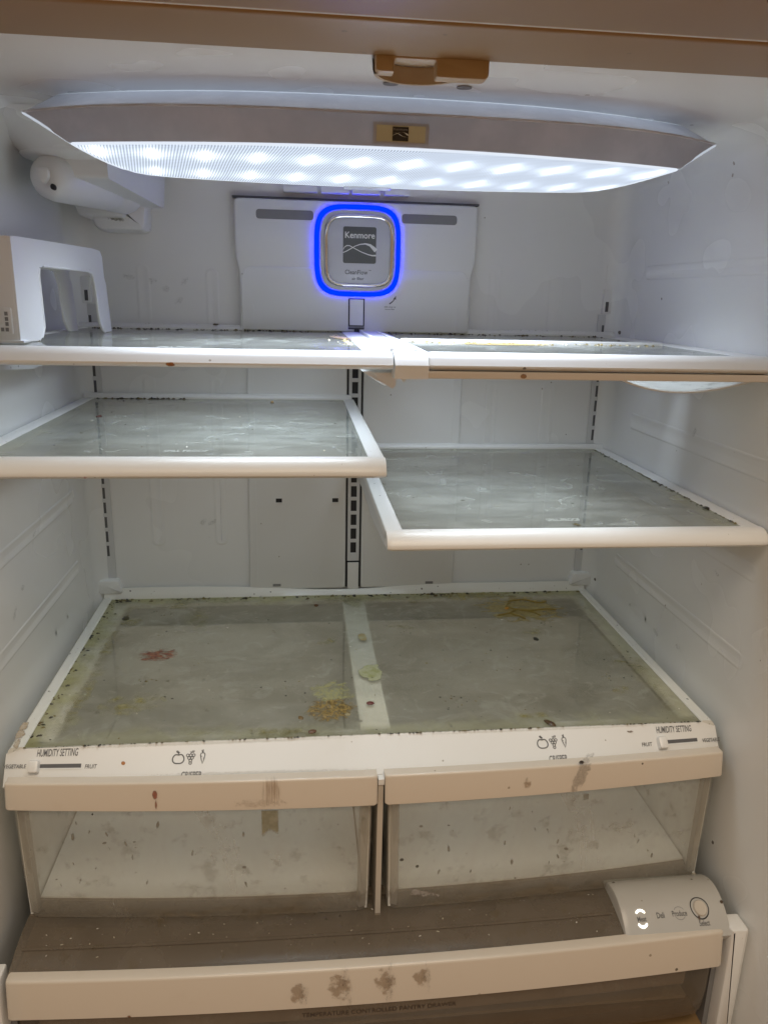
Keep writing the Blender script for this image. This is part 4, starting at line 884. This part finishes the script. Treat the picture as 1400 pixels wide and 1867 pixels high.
# ================================================================ STAINS (children of what they stick to)
CV = lambda x, y: (x, y, Z4)
HD = lambda x, h: (x, -0.4404 + bow(x) - 0.004 * h, 0.2185 - 0.027 * h + (1 - h) * 0.0045 * (1 - (x / 0.375) ** 2))
PH = lambda x, h: (x, -0.5047 + bow(x) * 0.62 - 0.0045 * h, 0.044 - 0.042 * h)
olive, olive2 = (0.20, 0.17, 0.03), (0.34, 0.32, 0.17)
def st(name, col, col2, *a, **k): return stain_mat(name, col, col2, *a, **k)
decal('red_smear', CV, -0.263, -0.207, 0.030, 0.020, 4, st('smear_red', (0.30, 0.13, 0.07), (0.12, 0.02, 0.01), 0.95, scale=1.6, aspect=(1, 2.2, 1)), cc, label='reddish brown smear')
decal('dried_crust', CV, -0.048, -0.358, 0.034, 0.030, 18, st('crust_gold', (0.34, 0.24, 0.07), (0.10, 0.065, 0.02), 1.0, scale=2.6), cc, thick=0.003, n=16, label='golden brown dried crust')
decal('yellow_smear', CV, -0.045, -0.318, 0.030, 0.034, 30, st('smear_yellow', (0.42, 0.40, 0.15), (0.33, 0.34, 0.20), 0.6, scale=1.8), cc)
def noodle(pts, r, mat):
    mesh_obj('ochre_streak', *tube([(x, y, Z4 + r * 0.25) for x, y in pts], [r * 0.3] + [r] * (len(pts) - 2) + [r * 0.3], 6), mat, cc, smooth=True)
def curve(P, n=6):
    o = []
    for i in range(len(P) - 1):
        a = P[max(i - 1, 0)]; b = P[i]; c = P[i + 1]; d = P[min(i + 2, len(P) - 1)]
        for k in range(n):
            t = k / n; o.append(tuple(0.5 * (2 * b[j] + (c[j] - a[j]) * t + (2 * a[j] - 5 * b[j] + 4 * c[j] - d[j]) * t * t + (3 * b[j] - a[j] - 3 * c[j] + d[j]) * t ** 3) for j in (0, 1)))
    return o + [P[-1]]
decal('ochre_smear', CV, 0.245, -0.085, 0.078, 0.060, -12, st('smear_ochre', (0.22, 0.16, 0.035), (0.34, 0.28, 0.10), 0.85, scale=1.5, aspect=(0.7, 1.5, 1), soft=0.2), cc, label='ochre smear with streaks')
decal('ochre_smear', CV, 0.190, -0.030, 0.070, 0.022, 0, st('smear_ochre2', (0.24, 0.18, 0.04), (0.36, 0.32, 0.10), 0.9, scale=2.0, aspect=(2, 1, 1)), cc)
om = flat('ochre_paste', (0.24, 0.17, 0.035), 0.35)
for P in ([(0.205, -0.108), (0.225, -0.100), (0.240, -0.088), (0.262, -0.092), (0.285, -0.088), (0.300, -0.092)], [(0.238, -0.060), (0.228, -0.072), (0.238, -0.086), (0.262, -0.098), (0.270, -0.112)], [(0.235, -0.055), (0.262, -0.050), (0.280, -0.062), (0.295, -0.060)], [(0.225, -0.100), (0.238, -0.112), (0.244, -0.122)]):
    noodle(curve(P), 0.0017, om)
for x, y, a, b, c1, c2, nm in ((0.002, -0.171, 0.0075, 0.014, (0.36, 0.28, 0.13), (0.42, 0.40, 0.24), 'tan_drip'), (0.005, -0.270, 0.017, 0.026, (0.30, 0.31, 0.13), (0.42, 0.42, 0.27), 'green_drip'),
                               (-0.0355 + 0.005, -0.368, 0.005, 0.007, (0.5, 0.46, 0.33), (0.3, 0.25, 0.12), 'tan_drip')):
    decal(nm, CV, x, y, a, b, 0, st(nm + str(int(y * -1000)), c1, c2, 0.95, scale=0.8, soft=0.1), cc, thick=0.001)
for x, y, a, b, r in ((-0.318, -0.100, 0.020, 0.022, 10), (-0.255, -0.045, 0.022, 0.025, 0), (-0.225, -0.085, 0.018, 0.050, 15), (-0.02, -0.035, 0.040, 0.018, 0), (-0.045, -0.180, 0.022, 0.012, 20), (0.09, -0.05, 0.012, 0.01, 0),
                      (0.06, -0.14, 0.030, 0.010, -15), (0.30, -0.335, 0.020, 0.012, 15), (0.335, -0.27, 0.030, 0.012, -30), (0.18, -0.385, 0.030, 0.008, 0), (-0.27, -0.33, 0.05, 0.03, 10), (-0.10, -0.40, 0.05, 0.012, 0),
                      (0.24, -0.165, 0.022, 0.016, 0), (-0.33, -0.30, 0.014, 0.10, -2), (-0.33, -0.18, 0.012, 0.08, -2)):
    decal('olive_stain', CV, x, y, a, b, r, st('olive_%d' % int(x * 1000 + y * 7000), olive, olive2, 0.75, scale=1.3, soft=0.5), cc, n=6)
for x, y, a, b, r in ((0.10, -0.12, 0.08, 0.05, -10), (0.14, -0.20, 0.10, 0.05, 12), (0.30, -0.25, 0.07, 0.03, -35), (-0.15, -0.12, 0.06, 0.04, 5), (0.06, -0.30, 0.07, 0.05, 0), (-0.12, -0.28, 0.06, 0.05, 20), (0.26, -0.33, 0.06, 0.02, 20), (-0.05, -0.15, 0.05, 0.03, -20)):
    decal('smudge', CV, x, y, a, b, r, st('smudge_%d' % int(x * 1000 + y * 7000), (0.10, 0.095, 0.06), (0.2, 0.2, 0.13), 0.65, scale=6, aspect=(1, 1.8, 1), soft=0.5, speckle=True), cc, n=6)
for k_, (fz, x, y, a, b, r, o_) in enumerate(((0.5407, -0.12, -0.20, 0.07, 0.10, 0, shL), (0.5407, -0.27, -0.30, 0.06, 0.06, 0, shL), (0.5407, -0.07, -0.30, 0.05, 0.07, 10, shL), (0.4693, 0.15, -0.25, 0.09, 0.08, 20, shR), (0.4693, 0.28, -0.33, 0.06, 0.05, 0, shR), (0.4693, 0.10, -0.12, 0.07, 0.05, 0, shR), (Z4, -0.14, -0.25, 0.11, 0.09, 30, cc), (Z4, 0.17, -0.27, 0.13, 0.09, -20, cc), (Z4, -0.24, -0.15, 0.08, 0.06, 10, cc), (Z4, 0.10, -0.10, 0.08, 0.05, 0, cc), (Z4, 0.30, -0.30, 0.05, 0.09, -10, cc))):
    decal('wipe_mark', glassz(fz), x, y, a, b, r, st('wipe_%d' % k_, (0.45, 0.47, 0.41), (0.56, 0.57, 0.50), 0.22, scale=0.55, aspect=(1, 2.4, 1), soft=0.9), o_, (0, 0, 1), 0.0003, n=6)
for k_, (x, y, a, b, r) in enumerate(((-0.20, -0.032, 0.15, 0.022, 0), (0.08, -0.030, 0.13, 0.018, 0), (0.0, -0.045, 0.020, 0.035, 0), (-0.345, -0.20, 0.020, 0.19, -1), (-0.335, -0.36, 0.028, 0.045, 0), (-0.12, -0.398, 0.10, 0.013, 0), (-0.225, -0.10, 0.030, 0.045, 20), (0.345, -0.30, 0.016, 0.08, 0))):
    decal('green_film', CV, x, y, a, b, r, st('green_film_%d' % k_, (0.24, 0.22, 0.05), (0.38, 0.38, 0.17), 0.62, scale=0.75, soft=0.8), cc, n=8)
# fascia, handles
fn_ = (0, -1, 0.4)
decal('orange_spot', FS, -0.2606, 0.486, 0.0026, 0.060, 0, st('orange_spot', (0.45, 0.17, 0.03), (0.30, 0.11, 0.03), 1.0, scale=0.8, soft=0.1), cc, fn_, n=5)
decal('brown_spot', FS, 0.2773, 0.21, 0.0055, 0.05, 0, st('brown_spot', (0.22, 0.12, 0.05), (0.10, 0.06, 0.03), 0.95, scale=2.5), cc, fn_, n=5)
decal('grime_line', FS, -0.18, 0.05, 0.19, 0.055, 0, st('grime_front', (0.20, 0.17, 0.08), (0.35, 0.30, 0.16), 0.8, scale=14, aspect=(3, 0.5, 1), speckle=True), cc, fn_, n=24)
decal('grime_line', FS, 0.17, 0.05, 0.17, 0.04, 0, st('grime_front2', (0.20, 0.17, 0.08), (0.35, 0.30, 0.16), 0.6, scale=14, aspect=(3, 0.5, 1), speckle=True), cc, fn_, n=24)
decal('grime_line', FS, -0.12, 0.80, 0.14, 0.08, 0, st('grime_front3', (0.12, 0.10, 0.07), (0.25, 0.2, 0.12), 0.8, scale=12, aspect=(3, 0.5, 1), speckle=True), cc, fn_, n=24)
HDs = lambda x, h: HD(x - (h - 0.3) * 0.012, h)
decal('mould_smear', HDs, 0.2095, 0.30, 0.0085, 0.85, 0, st('mould_smear', (0.02, 0.015, 0.01), (0.09, 0.06, 0.035), 1.0, speckle=True, scale=4.5, aspect=(1, 1, 1), soft=0.12), dR, fn_, 0.0008, label='black speckled smear')
decal('mould_spot', HD, 0.2070, -0.10, 0.0045, 0.10, 0, st('mould_spot', (0.02, 0.02, 0.025), (0.06, 0.05, 0.05), 1.0, scale=1.5), dR, fn_, 0.0016, n=5)
decal('brown_smudge', HD, 0.150, 0.5, 0.006, 0.22, 0, st('brown_smudge', (0.33, 0.22, 0.13), (0.28, 0.2, 0.12), 0.5, scale=1.5), dR, fn_, 0.0008, n=5)
decal('scratch_patch', HD, -0.112, 0.35, 0.012, 0.60, 0, st('scratches', (0.34, 0.22, 0.12), (0.44, 0.32, 0.2), 0.55, scale=3, aspect=(6, 0.5, 0.15), soft=0.5), dL, fn_, 0.0008)
decal('scratch_patch', HD, -0.122, 0.75, 0.034, 0.18, 0, st('scratches2', (0.30, 0.19, 0.10), (0.2, 0.12, 0.06), 0.6, scale=4, speckle=True), dL, fn_, 0.0008)
decal('red_drip', HD, -0.2250, 0.40, 0.0030, 0.20, 0, st('red_drip', (0.35, 0.12, 0.08), (0.22, 0.1, 0.07), 0.9, scale=1.3), dL, fn_, 0.0008, n=6)
decal('red_drip', HD, -0.2242, 0.78, 0.0016, 0.25, 0, st('red_drip2', (0.30, 0.13, 0.08), (0.22, 0.1, 0.07), 0.8, scale=1.3), dL, fn_, 0.0008, n=6)
for x, h, a, b in ((-0.0810, 0.62, 0.008, 0.34), (-0.0400, 0.50, 0.0120, 0.50), (0.0050, 0.46, 0.0110, 0.50), (0.0420, 0.38, 0.0090, 0.36)):
    decal('mould_smear', PH, x, h, a * 0.72, b * 1.45, (hash_ := {-0.081: 2, -0.04: -3, 0.005: 3, 0.042: -2}.get(x, 0)) * 0.02, st('pantry_mould_%d' % int(x * 1000), (0.035, 0.025, 0.015), (0.14, 0.09, 0.05), 0.85, speckle=True, scale=3.6, aspect=(1.4, 1, 0.45), soft=0.5), pd, (0, -1, 0.2), 0.0008)
    decal('mould_smudge', PH, x - 0.006, h - 0.05, a * 1.1, b * 0.9, 0, st('pantry_smudge_%d' % int(x * 1000), (0.30, 0.20, 0.12), (0.36, 0.26, 0.16), 0.45, scale=2), pd, (0, -1, 0.2), 0.0006)  # pale brown smudge around each mould smear
decal('brown_blob', PH, -0.2506, 0.95, 0.0040, 0.05, 0, st('brown_blob', (0.25, 0.10, 0.03), (0.15, 0.06, 0.02), 1.0, scale=0.8), pd, (0, -1, 0.2), 0.0008, n=5)
# drawer fronts: patches seen on the clear panels
DF = lambda x, z: (x, -0.4392 + bow(x) + (0.0015 if z < 0.12 else 0.0), z)
decal('brown_patch', DF, -0.1135, 0.172, 0.0088, 0.017, 0, st('patch_tape', (0.22, 0.19, 0.10), (0.30, 0.27, 0.17), 0.75, True, scale=0.7, soft=0.1), dL, (0, -1, 0), 0.0012, label='brown tape-like patch')
decal('grey_patch', DF, 0.2170, 0.181, 0.0032, 0.0045, 0, st('patch_grey', (0.2, 0.19, 0.16), (0.25, 0.24, 0.2), 0.7, True, scale=0.5), dR, (0, -1, 0), 0.0012, n=4)
decal('pale_smear', DF, 0.045, 0.075, 0.022, 0.006, -12, st('pale_smear', (0.45, 0.42, 0.40), (0.38, 0.35, 0.32), 0.7, scale=2), dR, (0, -1, 0), 0.0012)
for k_, (x_, hw, dd) in enumerate(((-0.19, 0.175, dL), (0.19, 0.175, dR), (-0.10, 0.09, dL), (0.10, 0.09, dR))):
    decal('bottom_grime', DF, x_, 0.062 + 0.006 * (k_ > 1), hw, 0.016 + 0.012 * (k_ > 1), 0, st('bottom_grime_%d' % k_, (0.17, 0.12, 0.06), (0.30, 0.24, 0.16), 0.6 - 0.2 * (k_ > 1), scale=0.8, aspect=(0.8, 1, 2), soft=0.7), dd, (0, -1, 0), 0.0010, n=16)
for i in range(34):
    R_ = random.Random(i * 3 + 1); right = i % 2
    x = (R_.uniform(0.03, 0.31) if right else R_.uniform(-0.33, -0.05)); z = R_.uniform(0.09, 0.18); k = R_.uniform(0.6, 1.8)
    decal('drip_stain', DF, x, z, 0.0011 * k, 0.0032 * k, R_.uniform(-25, 25), st('drip_%d' % i, (0.12, 0.11, 0.08), (0.25, 0.22, 0.17), 0.75, scale=2.5), dR if right else dL, (0, -1, 0), 0.0013, n=4)
for x, z, a, b in ((-0.177, 0.126, 0.0075, 0.010), (-0.205, 0.098, 0.016, 0.012), (-0.285, 0.105, 0.016, 0.014), (-0.31, 0.085, 0.012, 0.01)):
    decal('brown_smear', DF, x, z, a, b, -25, st('dr_smear_%d' % int(x * 1000), (0.22, 0.18, 0.12), (0.33, 0.3, 0.23), 0.32, scale=1.4, soft=0.6), dL, (0, -1, 0), 0.0012, n=6)
# shelf edge stains
TF = lambda z, yf: (lambda x, h: (x, yf - 0.0226, z - h))
decal('orange_stain', TF(0.6366, -0.4085), -0.1925, 0.0112, 0.0060, 0.0022, 0, st('orange_stain', (0.35, 0.13, 0.02), (0.18, 0.07, 0.02), 1.0, scale=1.5), stL, (0, -1, 0), 0.0004, n=6)
decal('red_blob', TF(0.5407, -0.4227), -0.2680, 0.0130, 0.0033, 0.0022, 0, st('red_blob', (0.42, 0.005, 0.02), (0.3, 0.0, 0.01), 1.0, scale=0.5), shL, (0, -1, 0), 0.0005, thick=0.001, n=6)
decal('brown_stain', TF(0.6218, -0.4032), 0.125, 0.0035, 0.0040, 0.0025, 0, st('trim_stain', (0.25, 0.10, 0.03), (0.3, 0.16, 0.07), 0.8, scale=1.5), stR, (0, -1, 0), 0.0004, n=5)
decal('yellow_smear', glassz(0.6368), -0.030, -0.17, 0.012, 0.05, 10, st('yellow_edge', (0.50, 0.36, 0.06), (0.35, 0.24, 0.05), 0.95, scale=3, soft=0.1), stL, (0, 0, 1))
decal('ochre_smear', glassz(0.6368), 0.150, -0.252, 0.070, 0.022, 0, st('ochre_edge', (0.42, 0.31, 0.10), (0.30, 0.22, 0.08), 0.9, scale=5, aspect=(1.5, 1, 1), soft=0.15), stR, (0, 0, 1), n=8)
decal('dirt_spot', glassz(0.4694), 0.195, -0.412, 0.0048, 0.006, 0, st('dark_dot3', (0.03, 0.025, 0.01), (0.16, 0.12, 0.03), 1.0, scale=1.5), shR, (0, 0, 1), thick=0.001, n=6)
decal('orange_spot', glassz(0.5409), -0.118, -0.045, 0.0035, 0.012, 0, st('orange_flake', (0.45, 0.25, 0.05), (0.35, 0.18, 0.04), 1.0, scale=1.2), shL, (0, 0, 1), thick=0.001, n=5)
decal('peeled_patch', CV, -0.371, -0.385, 0.0055, 0.040, 6, st('peeled', (0.42, 0.33, 0.22), (0.50, 0.42, 0.32), 0.9, scale=1.5), cc, eps=0.0022, label='peeled tan patch')
# scuffs on walls
for i, (x, z) in enumerate(((-0.28, 0.70), (-0.262, 0.69), (-0.236, 0.70), (-0.245, 0.675), (-0.31, 0.705), (-0.225, 0.355), (-0.212, 0.354), (-0.30, 0.63))):
    decal('scuff', lambda a, b: (a, -0.0012, b), x, z, 0.009, 0.005, random.uniform(-40, 40), st('scuff_%d' % i, (0.18, 0.16, 0.12), (0.3, 0.28, 0.24), 0.55, scale=3, speckle=True), fr, (0, -1, 0), 0.0006, n=4)
for i, (y, z, s) in enumerate(((-0.30, 0.37, -1), (-0.25, 0.415, -1), (-0.33, 0.352, -1), (-0.24, 0.268, 1), (-0.30, 0.275, 1), (-0.36, 0.395, 1), (-0.27, 0.54, 1), (-0.33, 0.22, -1))):
    decal('scuff', lambda a, b, s=s: (s * (W - 0.0016), a, b), y, z, 0.010, 0.004, random.uniform(-60, 60), st('wscuff_%d' % i, (0.10, 0.08, 0.05), (0.2, 0.18, 0.14), 0.7, scale=3, speckle=True), fr, (-s, 0, 0), 0.0006, n=4)

# ================================================================ CRUMBS (loose debris nobody could count)
def crumbmat(name, cols, rough=0.5):
    t = NT(name); g = t.n('ShaderNodeNewGeometry'); r = t.n('ShaderNodeValToRGB'); r.color_ramp.interpolation = 'CONSTANT'
    e = r.color_ramp.elements; e[0].color = cols[0] + (1,); e[1].position = 1 / len(cols); e[1].color = cols[1] + (1,)
    for i, c in enumerate(cols[2:]): k = e.new((i + 2) / len(cols)); k.color = c + (1,)
    t.l(g.outputs['Random Per Island'], r.inputs[0])
    return t.fin(t.princ(Base_Color=r.outputs[0], Roughness=rough).outputs[0])
CM = crumbmat('crumb_dark', [(0.03, 0.022, 0.012), (0.10, 0.07, 0.02), (0.02, 0.02, 0.015), (0.16, 0.13, 0.04)])
CM2 = crumbmat('crumb_pale', [(0.45, 0.36, 0.16), (0.6, 0.55, 0.38), (0.22, 0.17, 0.05), (0.10, 0.08, 0.03)])
CM3 = crumbmat('crumb_lint', [(0.62, 0.60, 0.55), (0.40, 0.36, 0.28), (0.05, 0.04, 0.02), (0.5, 0.46, 0.36)])
def crumbs(name, label, n, sampler, s0, s1, mat, seed, elong=1.8):
    R_ = random.Random(seed); V = []; Fc = []
    cx = cy = cz = 0
    for i in range(n):
        x, y, z = sampler(R_); s = s0 + (s1 - s0) * R_.random() ** 3; k = len(V); a = R_.random() * 6.28; e = 1 + (elong - 1) * R_.random()
        c, sn = math.cos(a), math.sin(a)
        for j in range(5):
            t = j * 1.2566; rr = s * (0.6 + 0.5 * R_.random()); px, py = rr * math.cos(t) * e, rr * math.sin(t)
            V.append((x + px * c - py * sn, y + px * sn + py * c, z))
        V.append((x, y, z + s * (0.35 + 0.5 * R_.random())))
        Fc += [(k + j, k + (j + 1) % 5, k + 5) for j in range(5)] + [(k + 4, k + 3, k + 2, k + 1, k)]
    o = mesh_obj(name, V, Fc, mat, None, loc=V[0])
    o['label'] = label; o['category'] = 'crumbs'; o['kind'] = 'stuff'
    return o
def clump_s(x0, x1, y0, y1, z):
    C_ = []
    def f(R_):
        if not C_: C_.extend((R_.uniform(x0, x1), R_.uniform(y0, y1), R_.uniform(0.004, 0.022)) for _ in range(16))
        if R_.random() < 0.72: c = R_.choice(C_); x, y = R_.gauss(c[0], c[2] * 1.4), R_.gauss(c[1], c[2])
        else: x, y = R_.uniform(x0, x1), R_.uniform(y0, y1)
        return (min(x1, max(x0, x)), min(y1, max(y0, y)), z)
    return f
def edge_s(x0, x1, y, z, sp):
    C_ = []
    def f(R_):
        if not C_: C_.extend((R_.uniform(x0, x1), R_.uniform(0.003, 0.02)) for _ in range(9))
        if R_.random() < 0.6: c = R_.choice(C_); x = min(x1, max(x0, R_.gauss(c[0], c[1])))
        else: x = R_.uniform(x0, x1)
        return (x, y - abs(R_.gauss(0, sp)), z)
    return f
crumbs('crumbs', 'dark crumbs lining the back edge of the top left shelf', 230, edge_s(-0.36, -0.02, -0.0165, 0.6367, 0.010), 0.0005, 0.0030, CM, 1)
crumbs('crumbs', 'dark crumbs on the back lip of the top shelves', 90, lambda R_: (R_.uniform(-0.33, 0.34), R_.uniform(-0.012, -0.0075), 0.6434), 0.0003, 0.0014, CM, 2)
crumbs('crumbs', 'olive crumbs behind the middle bar of the top right shelf', 200, edge_s(0.045, 0.35, -0.0165, 0.6367, 0.014), 0.0005, 0.0026, CM, 3)
crumbs('crumbs', 'yellow crumbs in front of the middle bar of the top right shelf', 260, edge_s(0.045, 0.34, -0.2235, 0.6367, 0.014), 0.0005, 0.0026, CM2, 4)
crumbs('crumbs', 'yellow crumbs at the right end of the top left shelf by the divider', 60, lambda R_: (-0.024 - abs(R_.gauss(0, 0.010)), R_.uniform(-0.30, -0.08), 0.6367), 0.0005, 0.0022, CM2, 5)
crumbs('crumbs', 'black crumbs in the back left corner of the left mid-height shelf', 150, edge_s(-0.36, -0.24, -0.0165, 0.5408, 0.003), 0.0006, 0.0034, CM, 6)
crumbs('crumbs', 'scattered dark specks over the left mid-height shelf', 90, lambda R_: (R_.uniform(-0.36, -0.02), -0.02 - 0.38 * R_.random() ** 1.7, 0.5408), 0.0003, 0.0012, CM, 7)
crumbs('crumbs', 'pale flakes over the left mid-height shelf', 28, lambda R_: (R_.uniform(-0.32, -0.02), R_.uniform(-0.40, -0.1), 0.5408), 0.0004, 0.0016, CM3, 8)
crumbs('crumbs', 'dark crumbs down the right edge of the lower right shelf', 170, lambda R_: (0.3650 - abs(R_.gauss(0, 0.0022)), R_.uniform(-0.415, -0.02), 0.4695), 0.0005, 0.0022, CM, 9)
crumbs('crumbs', 'scattered specks over the lower right shelf', 100, lambda R_: (R_.uniform(0.02, 0.36), -0.018 - 0.39 * R_.random() ** 1.3, 0.4695), 0.0003, 0.0010, CM, 10)
crumbs('crumbs', 'crumbs down the left edge of the lower right shelf', 60, lambda R_: (0.0178 + abs(R_.gauss(0, 0.002)), R_.uniform(-0.415, -0.02), 0.4695), 0.0003, 0.0012, CM, 11)
crumbs('crumbs', 'brown and olive crumbs along the back edge of the crisper cover', 300, edge_s(-0.36, 0.36, -0.0165, Z4 + 0.0001, 0.005), 0.0006, 0.0036, CM, 12)
crumbs('crumbs', 'crumbs along the left edge of the crisper cover', 160, lambda R_: (-0.362 + abs(R_.gauss(0, 0.006)), R_.uniform(-0.405, -0.02), Z4 + 0.0001), 0.0003, 0.0024, CM, 13)
crumbs('crumbs', 'specks strewn over the crisper cover glass', 420, clump_s(-0.35, 0.35, -0.405, -0.02, Z4 + 0.0001), 0.00025, 0.0016, CM, 14)
crumbs('crumbs', 'pale specks over the crisper cover glass', 90, lambda R_: (R_.uniform(-0.35, 0.35), R_.uniform(-0.405, -0.02), Z4 + 0.0001), 0.0003, 0.0011, CM3, 15)
crumbs('crumbs', 'crumbs along the front edge of the crisper cover glass', 220, lambda R_: (R_.uniform(-0.36, 0.36), -0.4108 - abs(R_.gauss(0, 0.002)) * 0, Z4 + 0.0007), 0.0003, 0.0017, CM, 16)
crumbs('crumbs', 'pale crumbs and lint on the smoky pantry lid', 130, lambda R_: (lambda x, y: (x, y, LD(x, y - bow(x) * 0.55 * min(1, max(0, (-0.43 - y) / 0.06)))[2] + 0.0006))(R_.uniform(-0.35, 0.24), R_.uniform(-0.495, -0.45)), 0.00025, 0.0010, CM3, 17, 2.6)
crumbs('crumbs', 'grime dots on the top of the left drawer handle', 90, lambda R_: (lambda x: (x, -0.434 + bow(x) + R_.uniform(-0.003, 0.003), 0.2161))(R_.uniform(-0.30, -0.02)), 0.0002, 0.0010, CM, 18)
# dark chunks one can single out
def chunk(name, label, cat, x, y, z, s, col, seed, ex=1.4, flat_=0.5):
    R_ = random.Random(seed); bm = bmesh.new(); bmesh.ops.create_icosphere(bm, subdivisions=2, radius=1)
    a = R_.random() * 3.1
    for v in bm.verts:
        k = 1 + R_.uniform(-0.14, 0.14); p = Vector((v.co.x * s * ex * k, v.co.y * s * k, max(-0.25, v.co.z) * s * flat_ * k)); p.rotate(Matrix.Rotation(a, 3, 'Z')); v.co = p + Vector((x, y, z + 0.25 * s * flat_))
    bm.verts.index_update(); V = [tuple(v.co) for v in bm.verts]; Fc = [tuple(v.index for v in f.verts) for f in bm.faces]; bm.free()
    o = mesh_obj(name, V, Fc, flat('chunk_' + str(seed), col, 0.4), None, smooth=True, loc=(x, y, z)); o['label'] = label; o['category'] = cat
    return o
chunk('dried_seed', 'dark red seed on the white middle bar under the crisper glass', 'seed', -0.003, -0.346, Z4, 0.0033, (0.12, 0.02, 0.012), 31)
chunk('dried_seed', 'brown seed at the front edge of the crisper cover left of the middle', 'seed', -0.070, -0.401, Z4, 0.0034, (0.13, 0.06, 0.03), 32)
chunk('food_chunk', 'black crumb below the ochre smear on the right half of the crisper cover', 'food crumb', 0.2390, -0.190, Z4, 0.0036, (0.03, 0.028, 0.015), 33)
chunk('food_chunk', 'brown crumb near the back left of the middle bar on the crisper cover', 'food crumb', -0.058, -0.055, Z4, 0.0034, (0.11, 0.045, 0.015), 34)
chunk('food_chunk', 'dark olive crumb near the back left corner of the crisper cover', 'food crumb', -0.327, -0.088, Z4, 0.0050, (0.05, 0.045, 0.015), 35, 1.6, 0.3)
chunk('food_chunk', 'orange bit in the ochre smear on the crisper cover', 'food crumb', 0.2265, -0.082, Z4, 0.0034, (0.45, 0.22, 0.02), 36)
chunk('food_chunk', 'dark brown flake at the front edge of the crisper cover on the right', 'food crumb', 0.190, -0.402, Z4, 0.0040, (0.08, 0.045, 0.015), 37, 2.0, 0.4)
chunk('food_chunk', 'ochre bit left of the golden crust on the crisper cover', 'food crumb', -0.082, -0.372, Z4, 0.0028, (0.16, 0.10, 0.03), 38)
chunk('food_chunk', 'brown clump on the back lip of the top left shelf', 'food crumb', -0.195, -0.012, 0.6434, 0.0030, (0.09, 0.06, 0.015), 39)
chunk('food_chunk', 'black crumb on the back lip of the top shelf left of the divider', 'food crumb', -0.044, -0.012, 0.6434, 0.0022, (0.02, 0.02, 0.015), 40)
chunk('food_chunk', 'reddish crumb near the left edge of the left mid-height shelf', 'food crumb', -0.318, -0.185, 0.5408, 0.0030, (0.10, 0.03, 0.02), 41)
chunk('food_chunk', 'black crumb on the right rim of the lower right shelf near the front', 'food crumb', 0.3630, -0.355, 0.4700, 0.0030, (0.03, 0.025, 0.01), 42)
for n_, a_ in (('sc', 0),):
    pass
print('objects', len(bpy.data.objects), 'tris', sum(len(m.polygons) for m in bpy.data.meshes))
